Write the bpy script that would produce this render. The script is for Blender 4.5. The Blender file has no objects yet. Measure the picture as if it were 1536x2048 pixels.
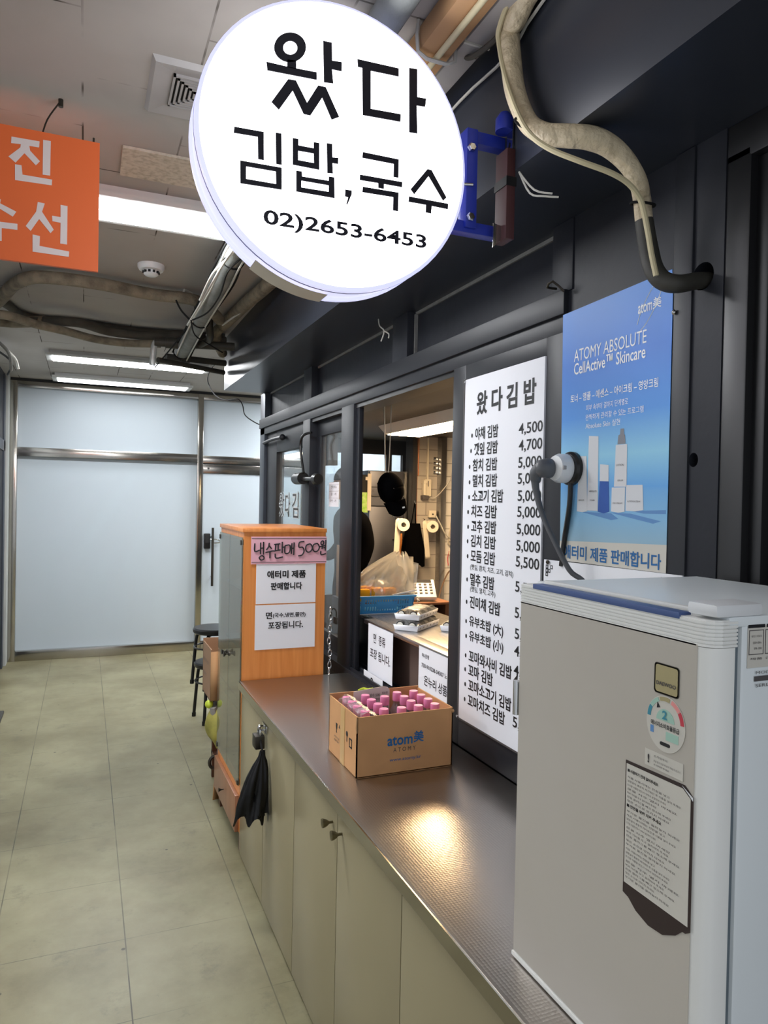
import bpy, bmesh, math, random
from math import sin, cos, pi, radians
from mathutils import Vector, Matrix, geometry
random.seed(7)
S = bpy.context.scene
COL = S.collection

# ------------------------------------------------------------------ camera
CAM_F, YAW, PITCH, ROLL = 1429.26, 3.97026681e-01, -1.4743e-02, 1.96625e-02
fw = Vector((sin(YAW)*cos(PITCH), cos(YAW)*cos(PITCH), sin(PITCH)))
r0 = Vector((cos(YAW), -sin(YAW), 0)); u0 = r0.cross(fw)
rt = cos(ROLL)*r0 + sin(ROLL)*u0; up = -sin(ROLL)*r0 + cos(ROLL)*u0
cd = bpy.data.cameras.new('camera'); cam = bpy.data.objects.new('camera', cd); COL.objects.link(cam)
cd.sensor_fit = 'VERTICAL'; cd.sensor_height = 36.0; cd.lens = 36.0*CAM_F/2048; cd.clip_start = .02
cam.matrix_world = Matrix(((rt.x, up.x, -fw.x, 0), (rt.y, up.y, -fw.y, 0), (rt.z, up.z, -fw.z, 1.7), (0, 0, 0, 1)))
S.camera = cam

# ------------------------------------------------------------------ world, exposure, lamp strengths
W = bpy.data.worlds.new('world'); S.world = W; W.use_nodes = True
W.node_tree.nodes['Background'].inputs[0].default_value = (.78, .83, .90, 1)
W.node_tree.nodes['Background'].inputs[1].default_value = .66
S.view_settings.view_transform = 'Standard'; S.view_settings.look = 'None'
S.view_settings.exposure = 0.36; S.view_settings.gamma = 1.0
S.cycles.use_denoising = True
S.cycles.max_bounces = 10; S.cycles.transparent_max_bounces = 16
S.cycles.sample_clamp_indirect = 6
LAMP_PANEL = 48.0     # ceiling light panels of the corridor
LAMP_KITCHEN = 42.0   # warm lamp of the kitchen
LAMP_SIGN = 4.0       # lit face of the round sign
LAMP_RIM = .7        # translucent drum of the round sign

# ------------------------------------------------------------------ materials
def lin(c):
    c = c/255.0
    return c/12.92 if c <= .04045 else ((c+.055)/1.055)**2.4
def rgb(r, g, b): return (lin(r), lin(g), lin(b), 1)
def mat(name, col, rough=.5, metal=0.0, spec=.5, noise=None, bump=None, emit=None, coat=0.0, trans=0.0, alpha=1.0):
    m = bpy.data.materials.new(name); m.use_nodes = True
    nt = m.node_tree; N = nt.nodes; L = nt.links; p = N['Principled BSDF']
    c = rgb(*col)
    p.inputs['Base Color'].default_value = c
    p.inputs['Roughness'].default_value = rough; p.inputs['Metallic'].default_value = metal
    p.inputs['Specular IOR Level'].default_value = spec
    p.inputs['Coat Weight'].default_value = coat
    p.inputs['Transmission Weight'].default_value = trans; p.inputs['Alpha'].default_value = alpha
    tc = N.new('ShaderNodeTexCoord')
    if noise:
        sc, amt = noise[:2]; c2 = rgb(*noise[2]) if len(noise) > 2 else tuple(v*.55 for v in c[:3])+(1,)
        n = N.new('ShaderNodeTexNoise'); n.inputs['Scale'].default_value = sc; n.inputs['Detail'].default_value = 6
        L.new(tc.outputs['Object'], n.inputs['Vector'])
        r = N.new('ShaderNodeMapRange'); r.inputs[1].default_value = .42; r.inputs[2].default_value = .75
        r.inputs[3].default_value = 0; r.inputs[4].default_value = amt
        L.new(n.outputs['Fac'], r.inputs[0])
        mx = N.new('ShaderNodeMix'); mx.data_type = 'RGBA'
        mx.inputs[6].default_value = c; mx.inputs[7].default_value = c2
        L.new(r.outputs[0], mx.inputs[0]); L.new(mx.outputs[2], p.inputs['Base Color'])
    if bump:
        n = N.new('ShaderNodeTexNoise'); n.inputs['Scale'].default_value = bump[0]; n.inputs['Detail'].default_value = 4
        L.new(tc.outputs['Object'], n.inputs['Vector'])
        b = N.new('ShaderNodeBump'); b.inputs['Strength'].default_value = bump[1]; b.inputs['Distance'].default_value = .01
        L.new(n.outputs['Fac'], b.inputs['Height']); L.new(b.outputs[0], p.inputs['Normal'])
    if emit:
        p.inputs['Emission Color'].default_value = rgb(*emit[0]); p.inputs['Emission Strength'].default_value = emit[1]
    return m
def glass_mat(name, tint=(235, 240, 240), gloss=.05, rough=.02, haze=0.0, hazecol=(200, 205, 205), ior=1.5):
    m = bpy.data.materials.new(name); m.use_nodes = True
    nt = m.node_tree; N = nt.nodes; L = nt.links; N.clear()
    out = N.new('ShaderNodeOutputMaterial'); t = N.new('ShaderNodeBsdfTransparent'); g = N.new('ShaderNodeBsdfGlossy')
    t.inputs[0].default_value = rgb(*tint); g.inputs['Roughness'].default_value = rough
    fr = N.new('ShaderNodeFresnel'); gm = N.new('ShaderNodeNewGeometry'); mr = N.new('ShaderNodeMapRange')
    mr.inputs[3].default_value = ior; mr.inputs[4].default_value = 1/ior      # the far side of a pane reflects like the near side
    L.new(gm.outputs['Backfacing'], mr.inputs[0]); L.new(mr.outputs[0], fr.inputs[0])
    ad = N.new('ShaderNodeMath'); ad.operation = 'ADD'; ad.inputs[1].default_value = gloss; ad.use_clamp = True
    L.new(fr.outputs[0], ad.inputs[0])
    mx = N.new('ShaderNodeMixShader'); L.new(ad.outputs[0], mx.inputs[0]); L.new(t.outputs[0], mx.inputs[1]); L.new(g.outputs[0], mx.inputs[2])
    last = mx
    if haze:
        d = N.new('ShaderNodeBsdfDiffuse'); d.inputs[0].default_value = rgb(*hazecol)
        m2 = N.new('ShaderNodeMixShader'); m2.inputs[0].default_value = haze
        L.new(mx.outputs[0], m2.inputs[1]); L.new(d.outputs[0], m2.inputs[2]); last = m2
    L.new(last.outputs[0], out.inputs[0])
    return m

def floor_mat():
    m = mat('floor_tile', (184, 181, 158), .38, spec=.35)
    nt = m.node_tree; N = nt.nodes; L = nt.links; p = N['Principled BSDF']
    tc = [n for n in N if n.type == 'TEX_COORD'][0]
    sx = N.new('ShaderNodeSeparateXYZ'); L.new(tc.outputs['Object'], sx.inputs[0])
    n4 = N.new('ShaderNodeTexNoise'); n4.inputs['Scale'].default_value = 3.2; n4.inputs['Detail'].default_value = 5; L.new(tc.outputs['Object'], n4.inputs['Vector'])
    def joint(out, off, width, lo, hi):
        ad = N.new('ShaderNodeMath'); ad.operation = 'ADD'; ad.inputs[1].default_value = off; L.new(out, ad.inputs[0])
        pp = N.new('ShaderNodeMath'); pp.operation = 'PINGPONG'; pp.inputs[1].default_value = .23; L.new(ad.outputs[0], pp.inputs[0])
        ra = N.new('ShaderNodeMapRange'); ra.inputs[1].default_value = width; ra.inputs[2].default_value = width*2.2; ra.inputs[3].default_value = 1; ra.inputs[4].default_value = 0
        L.new(pp.outputs[0], ra.inputs[0])
        rn = N.new('ShaderNodeMapRange'); rn.inputs[1].default_value = .38; rn.inputs[2].default_value = .62; rn.inputs[3].default_value = lo; rn.inputs[4].default_value = hi
        L.new(n4.outputs['Fac'], rn.inputs[0])
        m_ = N.new('ShaderNodeMath'); m_.operation = 'MULTIPLY'; L.new(ra.outputs[0], m_.inputs[0]); L.new(rn.outputs[0], m_.inputs[1]); return m_
    jx = joint(sx.outputs[0], -.165+4.6, .0014, .35, .95); jy = joint(sx.outputs[1], -2.88+4.6, .0011, .02, .6)
    jm = N.new('ShaderNodeMath'); jm.operation = 'MAXIMUM'; L.new(jx.outputs[0], jm.inputs[0]); L.new(jy.outputs[0], jm.inputs[1])
    n1 = N.new('ShaderNodeTexNoise'); n1.inputs['Scale'].default_value = 1.7; n1.inputs['Detail'].default_value = 9; n1.inputs['Roughness'].default_value = .65
    L.new(tc.outputs['Object'], n1.inputs['Vector'])
    r1 = N.new('ShaderNodeMapRange'); r1.inputs[1].default_value = .35; r1.inputs[2].default_value = .72
    L.new(n1.outputs['Fac'], r1.inputs[0])
    mx = N.new('ShaderNodeMix'); mx.data_type = 'RGBA'; mx.inputs[6].default_value = rgb(145, 140, 111); mx.inputs[7].default_value = rgb(106, 98, 71)
    L.new(r1.outputs[0], mx.inputs[0])
    n2 = N.new('ShaderNodeTexNoise'); n2.inputs['Scale'].default_value = 5.5; n2.inputs['Detail'].default_value = 12; n2.inputs['Roughness'].default_value = .75
    L.new(tc.outputs['Object'], n2.inputs['Vector'])
    r2 = N.new('ShaderNodeMapRange'); r2.inputs[1].default_value = .56; r2.inputs[2].default_value = .72; r2.inputs[4].default_value = .85
    L.new(n2.outputs['Fac'], r2.inputs[0])
    m2 = N.new('ShaderNodeMix'); m2.data_type = 'RGBA'; m2.inputs[7].default_value = rgb(104, 100, 80)
    L.new(r2.outputs[0], m2.inputs[0]); L.new(mx.outputs[2], m2.inputs[6])
    # black scuff specks
    v = N.new('ShaderNodeTexVoronoi'); v.inputs['Scale'].default_value = 5.5; L.new(tc.outputs['Object'], v.inputs['Vector'])
    r3 = N.new('ShaderNodeMapRange'); r3.inputs[1].default_value = .035; r3.inputs[2].default_value = .05; r3.inputs[3].default_value = .8; r3.inputs[4].default_value = 0
    L.new(v.outputs['Distance'], r3.inputs[0])
    m3 = N.new('ShaderNodeMix'); m3.data_type = 'RGBA'; m3.inputs[7].default_value = rgb(50, 48, 40)
    L.new(r3.outputs[0], m3.inputs[0]); L.new(m2.outputs[2], m3.inputs[6])
    n5 = N.new('ShaderNodeTexNoise'); n5.inputs['Scale'].default_value = 26; n5.inputs['Detail'].default_value = 8; n5.inputs['Roughness'].default_value = .8
    L.new(tc.outputs['Object'], n5.inputs['Vector'])
    r5 = N.new('ShaderNodeMapRange'); r5.inputs[1].default_value = .60; r5.inputs[2].default_value = .78; r5.inputs[4].default_value = .5
    L.new(n5.outputs['Fac'], r5.inputs[0])
    m5 = N.new('ShaderNodeMix'); m5.data_type = 'RGBA'; m5.inputs[7].default_value = rgb(84, 80, 62)
    L.new(r5.outputs[0], m5.inputs[0]); L.new(m3.outputs[2], m5.inputs[6])
    mu = N.new('ShaderNodeMix'); mu.data_type = 'RGBA'; mu.inputs[7].default_value = rgb(58, 55, 42)
    L.new(jm.outputs[0], mu.inputs[0]); L.new(m5.outputs[2], mu.inputs[6])
    L.new(mu.outputs[2], p.inputs['Base Color'])
    return m
def ceiling_mat():
    m = mat('ceiling_board', (200, 195, 188), .85, spec=.2)
    nt = m.node_tree; N = nt.nodes; L = nt.links; p = N['Principled BSDF']
    tc = [n for n in N if n.type == 'TEX_COORD'][0]
    mp = N.new('ShaderNodeMapping'); mp.inputs['Rotation'].default_value = (0, 0, radians(90)); mp.inputs['Location'].default_value = (.1, .02, 0)
    L.new(tc.outputs['Object'], mp.inputs[0])
    br = N.new('ShaderNodeTexBrick'); br.offset = .5; br.inputs['Scale'].default_value = 1
    br.inputs['Brick Width'].default_value = .6; br.inputs['Row Height'].default_value = .3; br.inputs['Mortar Size'].default_value = .003
    br.inputs['Color1'].default_value = (1, 1, 1, 1); br.inputs['Color2'].default_value = (.94, .94, .94, 1); br.inputs['Mortar'].default_value = (.15, .14, .12, 1)
    L.new(mp.outputs[0], br.inputs['Vector'])
    n = N.new('ShaderNodeTexNoise'); n.inputs['Scale'].default_value = 2.6; n.inputs['Detail'].default_value = 3
    L.new(tc.outputs['Object'], n.inputs['Vector'])
    r = N.new('ShaderNodeMapRange'); r.inputs[1].default_value = .5; r.inputs[2].default_value = .58
    L.new(n.outputs['Fac'], r.inputs[0])
    n1 = N.new('ShaderNodeTexNoise'); n1.inputs['Scale'].default_value = 1.1; n1.inputs['Detail'].default_value = 8
    L.new(tc.outputs['Object'], n1.inputs['Vector'])
    mx = N.new('ShaderNodeMix'); mx.data_type = 'RGBA'; mx.inputs[6].default_value = rgb(188, 184, 180); mx.inputs[7].default_value = rgb(150, 142, 134)
    L.new(n1.outputs['Fac'], mx.inputs[0])
    mu = N.new('ShaderNodeMix'); mu.data_type = 'RGBA'; mu.blend_type = 'MULTIPLY'
    L.new(r.outputs[0], mu.inputs[0]); L.new(mx.outputs[2], mu.inputs[6]); L.new(br.outputs['Color'], mu.inputs[7])
    L.new(mu.outputs[2], p.inputs['Base Color'])
    return m
def brick_mat(name, c1, c2, mortar, bw, bh, rough=.35):
    m = mat(name, c1, rough)
    nt = m.node_tree; N = nt.nodes; L = nt.links; p = N['Principled BSDF']
    tc = [n for n in N if n.type == 'TEX_COORD'][0]
    sx = N.new('ShaderNodeSeparateXYZ'); cx = N.new('ShaderNodeCombineXYZ'); ad = N.new('ShaderNodeMath'); ad.operation = 'ADD'
    L.new(tc.outputs['Object'], sx.inputs[0]); L.new(sx.outputs[0], ad.inputs[0]); L.new(sx.outputs[1], ad.inputs[1])
    L.new(ad.outputs[0], cx.inputs[0]); L.new(sx.outputs[2], cx.inputs[1])
    br = N.new('ShaderNodeTexBrick'); br.inputs['Scale'].default_value = 1; br.inputs['Brick Width'].default_value = bw; br.inputs['Row Height'].default_value = bh
    br.inputs['Mortar Size'].default_value = .004
    br.inputs['Color1'].default_value = rgb(*c1); br.inputs['Color2'].default_value = rgb(*c2); br.inputs['Mortar'].default_value = rgb(*mortar)
    L.new(cx.outputs[0], br.inputs['Vector']); L.new(br.outputs['Color'], p.inputs['Base Color'])
    return m
def wood_mat(name, c1, c2, rough=.35, axis=2):
    m = mat(name, c1, rough, coat=.15)
    nt = m.node_tree; N = nt.nodes; L = nt.links; p = N['Principled BSDF']
    tc = [n for n in N if n.type == 'TEX_COORD'][0]
    mp = N.new('ShaderNodeMapping'); sc = [38, 38, 38]; sc[axis] = 2.2; mp.inputs['Scale'].default_value = sc
    L.new(tc.outputs['Object'], mp.inputs[0])
    n = N.new('ShaderNodeTexNoise'); n.inputs['Scale'].default_value = 1.0; n.inputs['Detail'].default_value = 8; n.inputs['Distortion'].default_value = .6
    L.new(mp.outputs[0], n.inputs['Vector'])
    r = N.new('ShaderNodeMapRange'); r.inputs[1].default_value = .3; r.inputs[2].default_value = .72
    L.new(n.outputs['Fac'], r.inputs[0])
    mx = N.new('ShaderNodeMix'); mx.data_type = 'RGBA'; mx.inputs[6].default_value = rgb(*c1); mx.inputs[7].default_value = rgb(*c2)
    L.new(r.outputs[0], mx.inputs[0]); L.new(mx.outputs[2], p.inputs['Base Color'])
    return m
def steel_mat(name, col, rough, streak=(1, 60, 60), amt=.03, dots=0.0):
    m = mat(name, col, rough, metal=1.0)
    nt = m.node_tree; N = nt.nodes; L = nt.links; p = N['Principled BSDF']
    tc = [n for n in N if n.type == 'TEX_COORD'][0]
    mp = N.new('ShaderNodeMapping'); mp.inputs['Scale'].default_value = streak; L.new(tc.outputs['Object'], mp.inputs[0])
    n = N.new('ShaderNodeTexNoise'); n.inputs['Scale'].default_value = 3; n.inputs['Detail'].default_value = 5; L.new(mp.outputs[0], n.inputs['Vector'])
    r = N.new('ShaderNodeMapRange'); r.inputs[3].default_value = max(.02, rough-amt); r.inputs[4].default_value = rough+amt
    L.new(n.outputs['Fac'], r.inputs[0]); L.new(r.outputs[0], p.inputs['Roughness'])
    if dots:
        v = N.new('ShaderNodeTexVoronoi'); v.inputs['Scale'].default_value = 130; v.inputs['Randomness'].default_value = .12
        L.new(tc.outputs['Object'], v.inputs['Vector'])
        b = N.new('ShaderNodeBump'); b.inputs['Strength'].default_value = dots; b.inputs['Distance'].default_value = .0012
        L.new(v.outputs['Distance'], b.inputs['Height']); L.new(b.outputs[0], p.inputs['Normal'])
    return m
def poster_mat():
    m = mat('poster_print', (120, 160, 200), .45)
    nt = m.node_tree; N = nt.nodes; L = nt.links; p = N['Principled BSDF']
    tc = [n for n in N if n.type == 'TEX_COORD'][0]
    sx = N.new('ShaderNodeSeparateXYZ'); L.new(tc.outputs['Generated'], sx.inputs[0])
    cr = N.new('ShaderNodeValToRGB'); e = cr.color_ramp.elements
    e[0].position = .0; e[0].color = rgb(150, 182, 200); e[1].position = .98; e[1].color = rgb(72, 140, 226)
    for ps, c in ((.12, (130, 184, 222)), (.215, (112, 174, 228)), (.23, (100, 168, 230)), (.36, (146, 206, 236)), (.52, (82, 152, 230)), (.75, (60, 128, 222))):
        q = e.new(ps); q.color = rgb(*c)
    L.new(sx.outputs[2], cr.inputs[0]); L.new(cr.outputs[0], p.inputs['Base Color'])
    return m

M = {}
M['floor'] = floor_mat(); M['ceiling'] = ceiling_mat()
M['paint'] = mat('dark_navy_paint', (38, 40, 47), .48, spec=.25, noise=(5, .5, (31, 33, 39)), bump=(18, .12))
M['paint_gloss'] = mat('dark_fascia_paint', (46, 50, 60), .30, noise=(3, .4, (36, 38, 44)))
M['paint_black'] = mat('black_paint', (26, 26, 28), .4)
M['caulk'] = mat('grey_caulk', (120, 120, 118), .7, noise=(30, .6))
M['alu'] = mat('grey_aluminium_frame', (70, 76, 86), .4, metal=.4)
M['alu_dark'] = mat('charcoal_aluminium', (34, 36, 42), .45, spec=.4)
M['steel'] = steel_mat('brushed_steel_trim', (176, 172, 164), .17, (1, 1, 300))
M['counter'] = steel_mat('embossed_steel_worktop', (178, 172, 165), .29, (200, 4, 200), .015, .45)
M['steel_int'] = steel_mat('kitchen_steel', (170, 170, 170), .28, (300, 4, 300))
M['steel_fr'] = steel_mat('grey_steel_fridge', (112, 114, 122), .5, (2, 2, 300))
M['panel'] = mat('white_film_panel', (180, 190, 197), .5, spec=.4)
M['white'] = mat('white_plastic', (222, 224, 226), .35)
M['offwhite'] = mat('cream_plastic', (216, 208, 188), .45)
M['paper'] = mat('white_paper', (240, 241, 247), .65)
M['pink'] = mat('pink_paper', (232, 178, 192), .6)
M['ink'] = mat('black_ink', (22, 22, 26), .5)
M['ink_soft'] = mat('grey_ink', (80, 76, 76), .6)
M['ink_blue'] = mat('blue_ink', (28, 100, 160), .5)
M['print_white'] = mat('white_print', (244, 248, 250), .5)
M['sign_face'] = mat('lit_acrylic_face', (240, 240, 245), .3, emit=((250, 250, 255), LAMP_SIGN))
M['sign_rim'] = mat('translucent_drum', (206, 208, 232), .35, emit=((206, 208, 244), LAMP_RIM))
M['sign_ink'] = mat('sign_vinyl', (30, 30, 44), .45)
M['tape'] = mat('beige_tape', (206, 196, 180), .5)
M['blue'] = mat('blue_bracket_paint', (40, 58, 170), .4)
M['maroon'] = mat('maroon_board', (78, 42, 44), .6)
M['orange'] = mat('orange_banner', (226, 104, 48), .5)
M['orange_ink'] = mat('pale_vinyl_letter', (222, 208, 204), .5)
M['led'] = mat('light_panel', (255, 255, 255), .4, emit=((250, 252, 255), LAMP_PANEL))
M['led_dim'] = mat('dim_light_panel', (255, 255, 255), .4, emit=((250, 252, 255), LAMP_PANEL*.13))
M['led_warm'] = mat('warm_lamp', (255, 255, 255), .4, emit=((255, 216, 166), LAMP_KITCHEN))
M['lampbody'] = mat('lamp_housing', (206, 206, 204), .45)
M['duct'] = mat('beige_hose_tape', (206, 190, 160), .5, noise=(24, .4, (156, 140, 112)), bump=(42, 1.0))
M['duct_dark'] = mat('black_rubber_sleeve', (58, 56, 50), .6, noise=(20, .5))
M['cordcream'] = mat('cream_cord', (200, 188, 152), .6)
M['foam'] = mat('dusty_foam_pipe', (132, 122, 104), .9, noise=(14, .8, (72, 64, 54)), bump=(40, .8))
M['hose_dark'] = mat('dusty_dark_hose', (82, 78, 70), .8, noise=(10, .7, (52, 48, 44)))
M['pipe_grey'] = mat('grey_lagged_pipe', (128, 132, 130), .7, noise=(8, .7, (84, 84, 80)), bump=(25, .5))
M['tan'] = mat('tan_duct', (186, 144, 102), .6, noise=(6, .3))
M['greyduct'] = mat('grey_duct', (164, 160, 158), .5, noise=(6, .4))
M['wire'] = mat('black_wire', (24, 24, 24), .9, spec=.2)
M['stub'] = mat('clear_grey_tube', (196, 198, 196), .15, trans=.35)
M['wire_white'] = mat('white_wire', (196, 194, 186), .5)
M['clear'] = glass_mat('clear_plastic', (238, 242, 244), .06, .06)
M['glass'] = glass_mat('window_glass', (248, 250, 250), .02, .01)
M['glass_hazy'] = glass_mat('hazy_window_glass', (244, 248, 250), .03, .03, .07, (190, 200, 206), 1.22)  # thin even grey diffuse layer over the pane
M['glass_disp'] = glass_mat('display_glass', (226, 230, 222), .16, .02, .12, (170, 170, 154))  # diffuse tint stands in for part of the floor and panel reflections
M['film'] = glass_mat('thin_plastic_film', (250, 249, 246), .08, .16, .27, (255, 252, 242))
M['film_clear'] = glass_mat('clear_wrap', (246, 246, 244), .04, .30, .10, (240, 240, 236))
M['bottle'] = glass_mat('bottle_plastic', (232, 232, 238), .10, .05, .10, (190, 180, 190))
M['cap_pink'] = mat('pink_bottle_cap', (236, 140, 184), .4)
M['cabinet'] = mat('beige_laminate', (152, 142, 113), .24, noise=(2, .35, (140, 129, 98)), spec=.5)
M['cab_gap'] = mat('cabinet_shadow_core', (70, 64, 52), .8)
M['knob'] = mat('aged_brass', (120, 112, 88), .35, metal=.9)
M['chrome'] = mat('chrome', (200, 200, 200), .15, metal=1)
M['iron'] = mat('dark_iron', (70, 66, 60), .4, metal=.8)
M['wood'] = wood_mat('orange_wood_veneer', (232, 152, 80), (212, 128, 60))
M['wood_pale'] = wood_mat('pale_wood', (158, 112, 84), (138, 92, 66))
M['wood_dark'] = wood_mat('dark_wood', (96, 58, 40), (70, 40, 28))
M['card'] = mat('cardboard', (206, 154, 104), .8, noise=(7, .25, (150, 108, 70)))
M['card_dull'] = mat('dull_cardboard', (160, 126, 98), .8)
M['card_in'] = mat('cardboard_inside', (182, 140, 98), .85)
M['card_tape'] = mat('tan_packing_tape', (206, 166, 108), .35)
M['fr_door'] = mat('fridge_door_sheet', (190, 184, 174), .36, noise=(3, .3, (176, 168, 154)), spec=.4)
M['fr_body'] = mat('fridge_white_sheet', (224, 230, 232), .32)
M['fr_trim'] = mat('fridge_white_trim', (234, 234, 230), .35)
M['fr_blue'] = mat('fridge_blue_grip', (66, 88, 140), .4)
M['gasket'] = mat('grey_gasket', (92, 104, 112), .5)
M['gold'] = mat('dull_gold_badge', (176, 164, 122), .4, metal=.3)
M['teal'] = mat('teal_print', (60, 140, 160), .5)
M['mint'] = mat('mint_print', (164, 200, 184), .5)
M['red'] = mat('red_print', (200, 60, 76), .5)
M['rose'] = mat('rose_print', (232, 150, 146), .5)
M['label_bg'] = mat('label_paper', (206, 202, 192), .5)
M['maroon_ink'] = mat('dark_brown_print', (48, 34, 34), .45)
M['black'] = mat('black_plastic', (20, 20, 21), .35)
M['blackcloth'] = mat('black_cloth', (4, 4, 5), 1.0, spec=.03)
M['blackbag'] = mat('black_polythene', (8, 8, 9), .42, spec=.3, bump=(14, .6))
M['stool'] = mat('black_stool_paint', (24, 24, 26), .3)
M['tile_grey'] = brick_mat('grey_wall_tile', (178, 172, 162), (170, 164, 154), (136, 130, 122), .2, .1)
M['tile_white'] = brick_mat('white_wall_tile', (232, 230, 224), (226, 224, 218), (180, 176, 168), .2, .1)
M['kceil'] = mat('dark_kitchen_ceiling', (92, 88, 84), .6, noise=(2, .5))
M['kwall'] = mat('dark_kitchen_wall', (44, 44, 46), .6)
M['brown_panel'] = mat('brown_front_panel', (108, 88, 80), .5)
M['basket'] = mat('blue_basket', (40, 132, 200), .4)
M['yellow'] = mat('yellow_pickle', (255, 176, 0), .4)
M['lime'] = mat('lime_plastic', (196, 214, 60), .5)
M['yellowbag'] = mat('yellow_sack', (176, 168, 84), .6, noise=(12, .6, (90, 96, 50)))
M['nori'] = mat('seaweed', (26, 28, 26), .4, bump=(60, .5))
M['rice'] = mat('rice', (236, 232, 220), .6)
M['tissue'] = mat('toilet_paper', (232, 224, 206), .9)
M['green'] = mat('leaf_green_print', (140, 190, 70), .5, noise=(30, .8, (220, 230, 170)))
M['skin'] = mat('skin', (205, 160, 132), .5)
M['hair'] = mat('black_hair', (22, 20, 20), .5)
M['poster'] = poster_mat()
M['po_white'] = mat('printed_bottle_white', (214, 216, 220), .5)
M['po_blue'] = mat('printed_bottle_blue', (34, 84, 168), .5)
M['po_silver'] = mat('printed_silver', (130, 132, 140), .4)
M['po_shadow'] = mat('printed_blue_patch', (92, 140, 196), .5)
M['slot'] = mat('dark_slot', (24, 24, 24), .8)
M['tileboard'] = mat('flecked_ceiling_tile', (196, 188, 172), .9, noise=(60, .7, (140, 130, 112)))
M['groove_shade'] = mat('drum_groove_shade', (150, 150, 196), .5)
M['shutter'] = mat('pale_grey_shutter', (186, 192, 196), .5, noise=(2, .3))
M['panel_low'] = mat('grey_blue_panel', (158, 168, 176), .5)
M['pilaster'] = mat('grey_white_pilaster', (180, 182, 178), .7, noise=(4, .3))

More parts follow.
